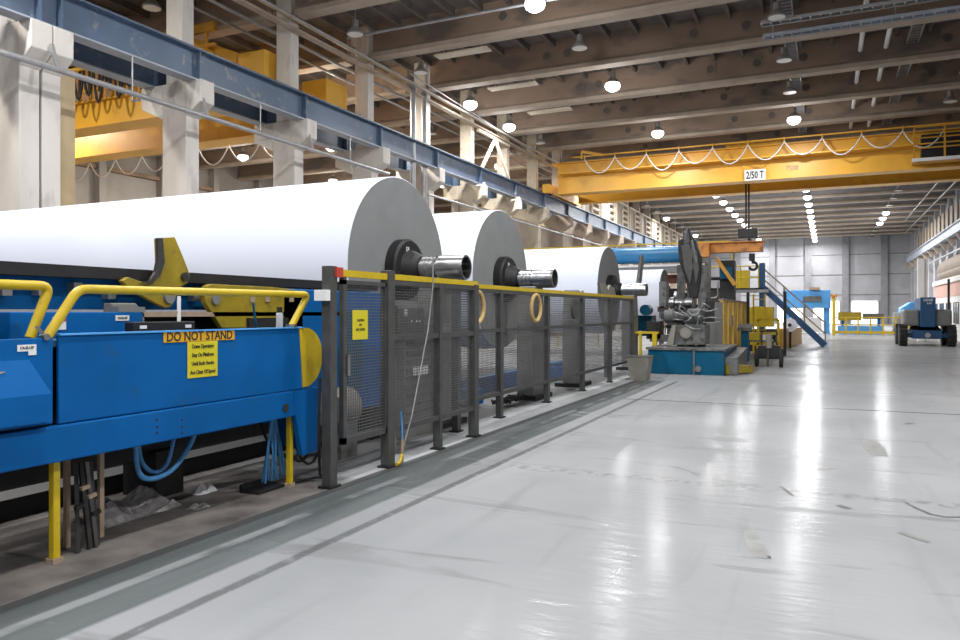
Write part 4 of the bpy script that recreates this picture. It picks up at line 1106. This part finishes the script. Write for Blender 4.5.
MB().lathe((-4.5, 32.85, 1.35), (0, -1, 0), [(0, .25), (.12, .25), (.14, .1)], 20).build('hand_wheel', 'blackm', pf)
lf = thing('ladder_frame', 'yellow ladder frame standing left of the thin black post', 'ladder', (-2.6, 30.2, 0))
for x in (-2.62, -2.2): MB().box(x-.03, x+.03, 30.9, 30.96, 0, 2.3).build('side_rail', 'yellow', lf)
for q in range(7): MB().bar((-2.62, 30.93, .3+.3*q), (-2.2, 30.93, .3+.3*q), .035).build('rung', 'yellow', lf)
tb = thing('low_table', 'low steel table with boxes behind the hand cart', 'table', (-2.4, 28.6, 0))
MB().box(-2.65, -1.75, 28.2, 28.9, .55, .6).build('top', 'greym', tb)
for x in (-2.6, -1.8):
    for y in (28.25, 28.85): MB().box(x-.03, x+.03, y-.03, y+.03, 0, .55).build('leg', 'blackm', tb)
MB().box(-2.55, -2.2, 28.3, 28.7, .6, .85).build('box', 'yellow', tb); MB().box(-2.1, -1.85, 28.3, 28.6, .6, .78).build('box', 'white', tb)
# lever cover plates on the winder arm
# hand cart
c = at(769, 367, Z=0)
k = thing('hand_cart', 'black two wheeled hand cart standing on the white floor', 'cart', (c.x, c.y, 0))
for sx in (-1, 1):
    wh = MB().lathe((c.x+sx*.33, c.y, .27), (1, 0, 0), [(-.05, .2), (-.05, .25), (-.03, .27), (.03, .27), (.05, .25), (.05, .2)], 24).build('wheel', 'rubber', k)
    MB().lathe((c.x+sx*.33, c.y, .27), (1, 0, 0), [(-.03, .2), (.03, .2)], 16).build('hub', 'greym', wh)
MB().cyl((c.x-.33, c.y, .27), (c.x+.33, c.y, .27), .03, 8).box(c.x-.3, c.x+.3, c.y-.05, c.y+.2, .3, .62).build('axle_frame', 'blackm', k)
MB().bar((c.x-.2, c.y, .3), (c.x-.2, c.y+.1, 1.05), .04).bar((c.x+.2, c.y, .3), (c.x+.2, c.y+.1, 1.05), .04).bar((c.x-.2, c.y+.1, 1.05), (c.x+.2, c.y+.1, 1.05), .04).build('handle', 'blackm', k)
MB().cyl((c.x, c.y, .55), (c.x, c.y, .95), .09, 14).build('cylinder', 'binm', k)
MB().bar((c.x, c.y-.1, .5), (c.x-.03, c.y-.25, .04), .05).build('prop', 'blackm', k)

# ------------------------------------------------------------------ boom lift
bx0, by0 = 4.22, 40.5
t = thing('boom_lift', 'blue and grey boom lift with four chunky tyres on the right', 'lift', (bx0, by0, 0))
for sx in (-1, 1):
    for sy in (0, 1):
        xx = bx0+sx*.98; yy = by0+sy*1.9
        wh = MB().lathe((xx, yy, .5), (sx, 0, 0), [(-.17, .3), (-.17, .44), (-.12, .5), (.12, .5), (.17, .44), (.17, .3)], 28).build('wheel', 'rubber', t)
        s = MB()
        for k in range(14):
            a = R(k*360/14); s.box(xx-.17, xx+.17, yy+.5*math.cos(a)-.05, yy+.5*math.cos(a)+.05, .5+.5*math.sin(a)-.03, .5+.5*math.sin(a)+.03)
        s.build('tread_lug', 'rubber', wh)
MB().box(bx0-.6, bx0+.6, by0-.3, by0+2.6, .35, .75).box(bx0-.85, bx0+.85, by0-.12, by0+.12, .4, .62).box(bx0-.85, bx0+.85, by0+2.2, by0+2.4, .4, .62).build('chassis', 'liftblue', t, bevel=.03)
MB().lathe((bx0, by0+.9, .75), (0, 0, 1), [(0, .7), (.25, .5)], 28).build('turntable', 'blackm', t)
for sx in (-1, 1):
    a, b = sorted((bx0+sx*.32, bx0+sx*.98)); MB().box(a, b, by0-.3, by0+1.3, .95, 1.72).build('hood', 'greybox', t, bevel=.1, label='rounded grey hood')
cm_ = MB().box(bx0-.31, bx0+.31, by0-.5, by0+2.0, .9, 2.28).build('boom_tower', 'liftblue', t, bevel=.03)
MB().box(bx0-.2, bx0+.2, by0+2.0, by0+2.9, 1.2, 1.9).build('boom', 'liftblue', t)
text('logo_text', 'GENIE', .16, (bx0, by0-.51, 2.15), RY, 'wink', cm_, .9)
text('logo_text', 'S-60', .12, (bx0+.05, by0-.51, 2.00), RY, 'wink', cm_, .9)
MB().lathe((bx0, by0-.35, .52), (0, -1, 0), [(0, .12), (.08, .12)], 16).build('axle_cover', 'steel', t)

# ------------------------------------------------------------------ right side office and services
OX = 6.5
w = MB().box(OX, XR, 41.0, 58, 0, 3.5); w.box(OX-.1, XR, 40.9, 58.1, 3.5, 3.6)
struct(w, 'wall_office', 'white')
struct(MB().box(OX-.02, OX+.3, 41, 58, 2.5, 3.3), 'trim_1', 'pink')
struct(MB().box(OX-.12, OX+.3, 40.9, 58.1, 3.3, 3.5), 'trim_2', 'white')
for i in range(6):
    y = 42.+2.9*i
    wn = struct(MB().box(OX-.05, OX+.05, y, y+1.7, .95, 1.0).box(OX-.05, OX+.05, y, y+1.7, 2.1, 2.15).box(OX-.05, OX+.05, y, y+.06, .95, 2.15).box(OX-.05, OX+.05, y+1.64, y+1.7, .95, 2.15).box(OX-.05, OX+.05, y+.8, y+.86, .95, 2.15), 'window_%d' % (i+1), 'greym')
    MB().box(OX-.03, OX-.01, y+.05, y+1.65, 1.0, 2.1).build('pane', 'glass', wn)
solo(MB().box(5.62, 5.72, 45.0, 45.1, 0, 3.3), 'roof_prop', 'blackm', 'thin dark post in front of the office wall', 'post')
t = thing('white_column', 'white column beside the office behind the boom lift', 'column', (4.7, 47, 0))
MB().box(4.45, 4.78, 46.8, 47.2, 0, 4.5).box(4.78, 4.92, 46.9, 47.1, 0, 4.5).build('shaft', 'white', t, bevel=.02)
t = thing('air_duct', 'brown rounded air duct bulging above the office', 'duct', (7, 45, 3.6))
MB().lathe((7.4, 42, 4.37), (0, 1, 0), [(0, .5), (.0, .75), (16, .75), (16, .5)], 28).build('duct_shell', 'louvre', t)
MB().lathe((7.0, 47, 3.98), (0, 1, 0), [(0, .2), (.0, .35), (11, .35), (11, .2)], 20).build('branch_duct', 'louvre', t)
# right runway with brackets
t = thing('right_runway_girder', 'pale runway girder along the right wall with many brackets', 'girder', (9.2, 60, 7.8))
MB().box(9.18, 9.24, 20, 110, 7.8, 8.6).box(9.0, 9.4, 20, 110, 8.55, 8.62).box(9.0, 9.4, 20, 110, 7.76, 7.82).build('beam', 'girderedge', t)
s = MB()
for q in range(20):
    y = 22+4.6*q; s.prism([(9.0, y, 7.75), (9.64, y, 7.75), (9.64, y, 7.1), (9.4, y, 7.1)], (0, .3, 0))
parts(s, 'bracket', 'beamedge', t)
solo(MB().bar((9.3, 30, 6.5), (9.3, 100, 6.5), .12), 'wall_pipe', 'galv', 'pipe running under the right runway girder', 'pipe')
solo(MB().cyl((8.6, 24, 11.25), (8.6, 104, 11.25), .07, 8), 'wall_pipe', 'galv', 'lower high pipe along the right wall under the roof', 'pipe')
solo(MB().cyl((7.4, 48, 11.2), (7.4, 90, 11.2), .05, 8), 'wall_pipe', 'galv', 'upper high pipe along the right wall under the roof', 'pipe')
s = MB()
for q in range(30):
    y = 24+2.6*q; s.box(9.5, 9.58, y, y+1.5, 8.9, 10.6)
t = thing('louvre_band', 'row of brown louvres along the top of the right wall', 'louvre', (9.55, 60, 8.9)); parts(s, 'louvre', 'louvre', t)

# ------------------------------------------------------------------ far machinery
g = thing('guard_rail', 'yellow guard rail across the floor before the far machines', 'railing', (3, 57, 0))
for k in range(9):
    x = .4+.75*k; MB().box(x-.05, x+.05, 56.95, 57.05, 0, 1.25).build('post', 'yellow', g)
MB().box(.4, 6.4, 56.97, 57.03, 1.2, 1.27).box(.4, 6.4, 56.97, 57.03, .7, .76).box(.4, 6.4, 56.97, 57.03, .12, .3).build('rail', 'yellow', g)
f = thing('blue_press', 'tall light blue machine beyond the stair', 'machine', (-1, 60, 0))
MB().box(-3.0, .2, 59.6, 62, 1.9, 3.2).build('head', 'bluelt', f, bevel=.03)
p = at(812, 299, Y=59.5); MB().box(p.x-.6, p.x+.6, 59.5, 59.6, p.z-.2, p.z+.2).build('name_plate', 'greym', f)
for x in (-2.8, -.1): MB().box(x-.15, x+.25, 60, 61.8, 0, 1.9).build('leg', 'bluelt', f)
MB().box(-2.4, -.4, 60.2, 61.6, .1, 1.2).build('bed', 'white', f)
MB().box(-1.2, -.5, 59.4, 59.9, 3.2, 3.4).build('top_box', 'board', f)
f = thing('yellow_gate_post', 'pale yellow tall post left of the guard rail', 'post', (.5, 56.5, 0))
MB().box(.3, .5, 56.2, 56.4, 0, 2.6).build('shaft', 'yellow', f); MB().box(.2, .6, 56.1, 56.5, 2.6, 2.8).build('beacon', 'orange', f)
f = thing('low_conveyor', 'low blue conveyor with yellow sides behind the guard rail', 'conveyor', (2, 60, 0))
MB().box(.7, 3.6, 59.5, 60.5, 0, .6).build('bed', 'bluelt', f); MB().box(.7, 2.2, 59.4, 60.4, 1.0, 1.6).build('box', 'olive', f)
for x in (1.0, 3.3): MB().box(x-.08, x+.08, 59.6, 60.3, .6, 1.3).build('leg', 'blue', f)
MB().box(2.3, 3.6, 59.6, 60.4, 1.1, 1.5).build('hopper', 'greym', f)
f = thing('coil_of_film', 'pale ribbed drum behind the guard rail', 'drum', (5.0, 60, 0))
MB().lathe((4.2, 60, .85), (1, 0, 0), [(0, .2), (0, .7)]+[(.1*k, .7+.03*(k % 2)) for k in range(1, 14)]+[(1.4, .2)], 28).build('drum', 'paperend', f); MB().box(4.2, 5.6, 59.6, 60.4, 0, .3).build('cradle', 'greym', f)
f = thing('covered_machine', 'low machine under a light blue cover left of the boom lift', 'machine', (6.5, 63, 0))
MB().box(5.0, 7.4, 61.5, 63.5, 0, 1.2).build('body', 'greym', f, bevel=.05)
MB().prism([(4.8, 61.3, 1.3), (7.6, 61.3, 1.5), (7.6, 61.3, 2.1), (6.6, 61.3, 2.4), (5.4, 61.3, 2.3), (4.8, 61.3, 1.9)], (0, 2.4, 0)).build('cover', 'bluelt', f, bevel=.08)

# worn marks lying on the floor
M['scuff'] = mat('rubber scuff', (.10, .10, .098), .6, var=.3, scale=9)
M['scufflt'] = mat('faint worn patch', (.20, .20, .195), .5, var=.25, scale=9)
def mark(pts, w, m, lab, nm='tyre_mark'):
    P = [at(a, b, Z=.002) for a, b in pts]; vs = []; n_ = len(P)
    for i, p in enumerate(P):
        d = (P[min(i+1, n_-1)]-P[max(i-1, 0)]).normalized(); e = Vector((-d.y, d.x, 0)); f_ = w*(.35+.65*math.sin(math.pi*(i+.6)/(n_+.2)))
        vs += [p-e*f_/2, p+e*f_/2]
    o = MB(); top = [v+Vector((0, 0, .001)) for v in vs]
    o.add(top, [(2*i, 2*i+2, 2*i+3, 2*i+1) for i in range(n_-1)])
    solo(o, nm, m, lab, 'floor mark', 'marks on the floor')
mark([(905, 502), (916, 508), (930, 514), (945, 517), (960, 517)], .035, 'scuff', 'dark curved tyre mark at the right edge of the floor')
mark([(780, 486), (786, 490), (793, 496)], .03, 'scuff', 'short dark slash on the floor right of centre')
mark([(868, 440), (872, 444), (876, 450), (881, 456)], .22, 'scufflt', 'grey smudge patch on the floor between the light streaks')
mark([(748, 530), (754, 542), (762, 557), (768, 557)], .12, 'scufflt', 'pale grey worn rectangle on the near floor')
mark([(900, 532), (912, 536), (928, 542)], .07, 'scufflt', 'faint grey smear near the right edge, below the curved tyre mark')
mark([(838, 505), (844, 507), (850, 509)], .07, 'scuff', 'small dark patch on the floor joint')
mark([(770, 421), (790, 423), (812, 426), (835, 428)], .03, 'scufflt', 'long thin curved scuff just before the cross joint')
mark([(815, 468), (822, 469), (834, 467)], .06, 'scufflt', 'short grey scuff beyond the small dark patch')
mark([(880, 395), (900, 394), (908, 397)], .05, 'scufflt', 'thin grey scuff beyond the cross joint on the right')
mark([(905, 424), (911, 423), (914, 424)], .08, 'scuff', 'small dark dot mark right of the smudge patch')
mark([(670, 466), (690, 470), (704, 478)], .05, 'scufflt', 'faint tan scratch in the middle of the floor')

# ------------------------------------------------------------------ camera, world, view
cam = bpy.data.cameras.new('camera'); co = bpy.data.objects.new('camera', cam); COL.objects.link(co)
cam.sensor_width = 36; cam.lens = F/960*36; cam.shift_y = -(320-HZ)/960; cam.clip_end = 400; cam.clip_start = .05
co.location = (0, 0, CH); co.rotation_euler = (R(90), 0, YAW)
sc.camera = co
wd = bpy.data.worlds.new('world'); sc.world = wd; wd.use_nodes = True
wd.node_tree.nodes['Background'].inputs[0].default_value = (.8, .85, 1, 1); wd.node_tree.nodes['Background'].inputs[1].default_value = .1
vs = sc.view_settings; vs.view_transform = 'Standard'; vs.look = 'None'; vs.gamma = 1; vs.use_curve_mapping = False; vs.exposure = -1.38
sc.cycles.max_bounces = 8; sc.cycles.diffuse_bounces = 5; sc.cycles.glossy_bounces = 3
sc.cycles.sample_clamp_indirect = 6
sc.cycles.use_denoising = True
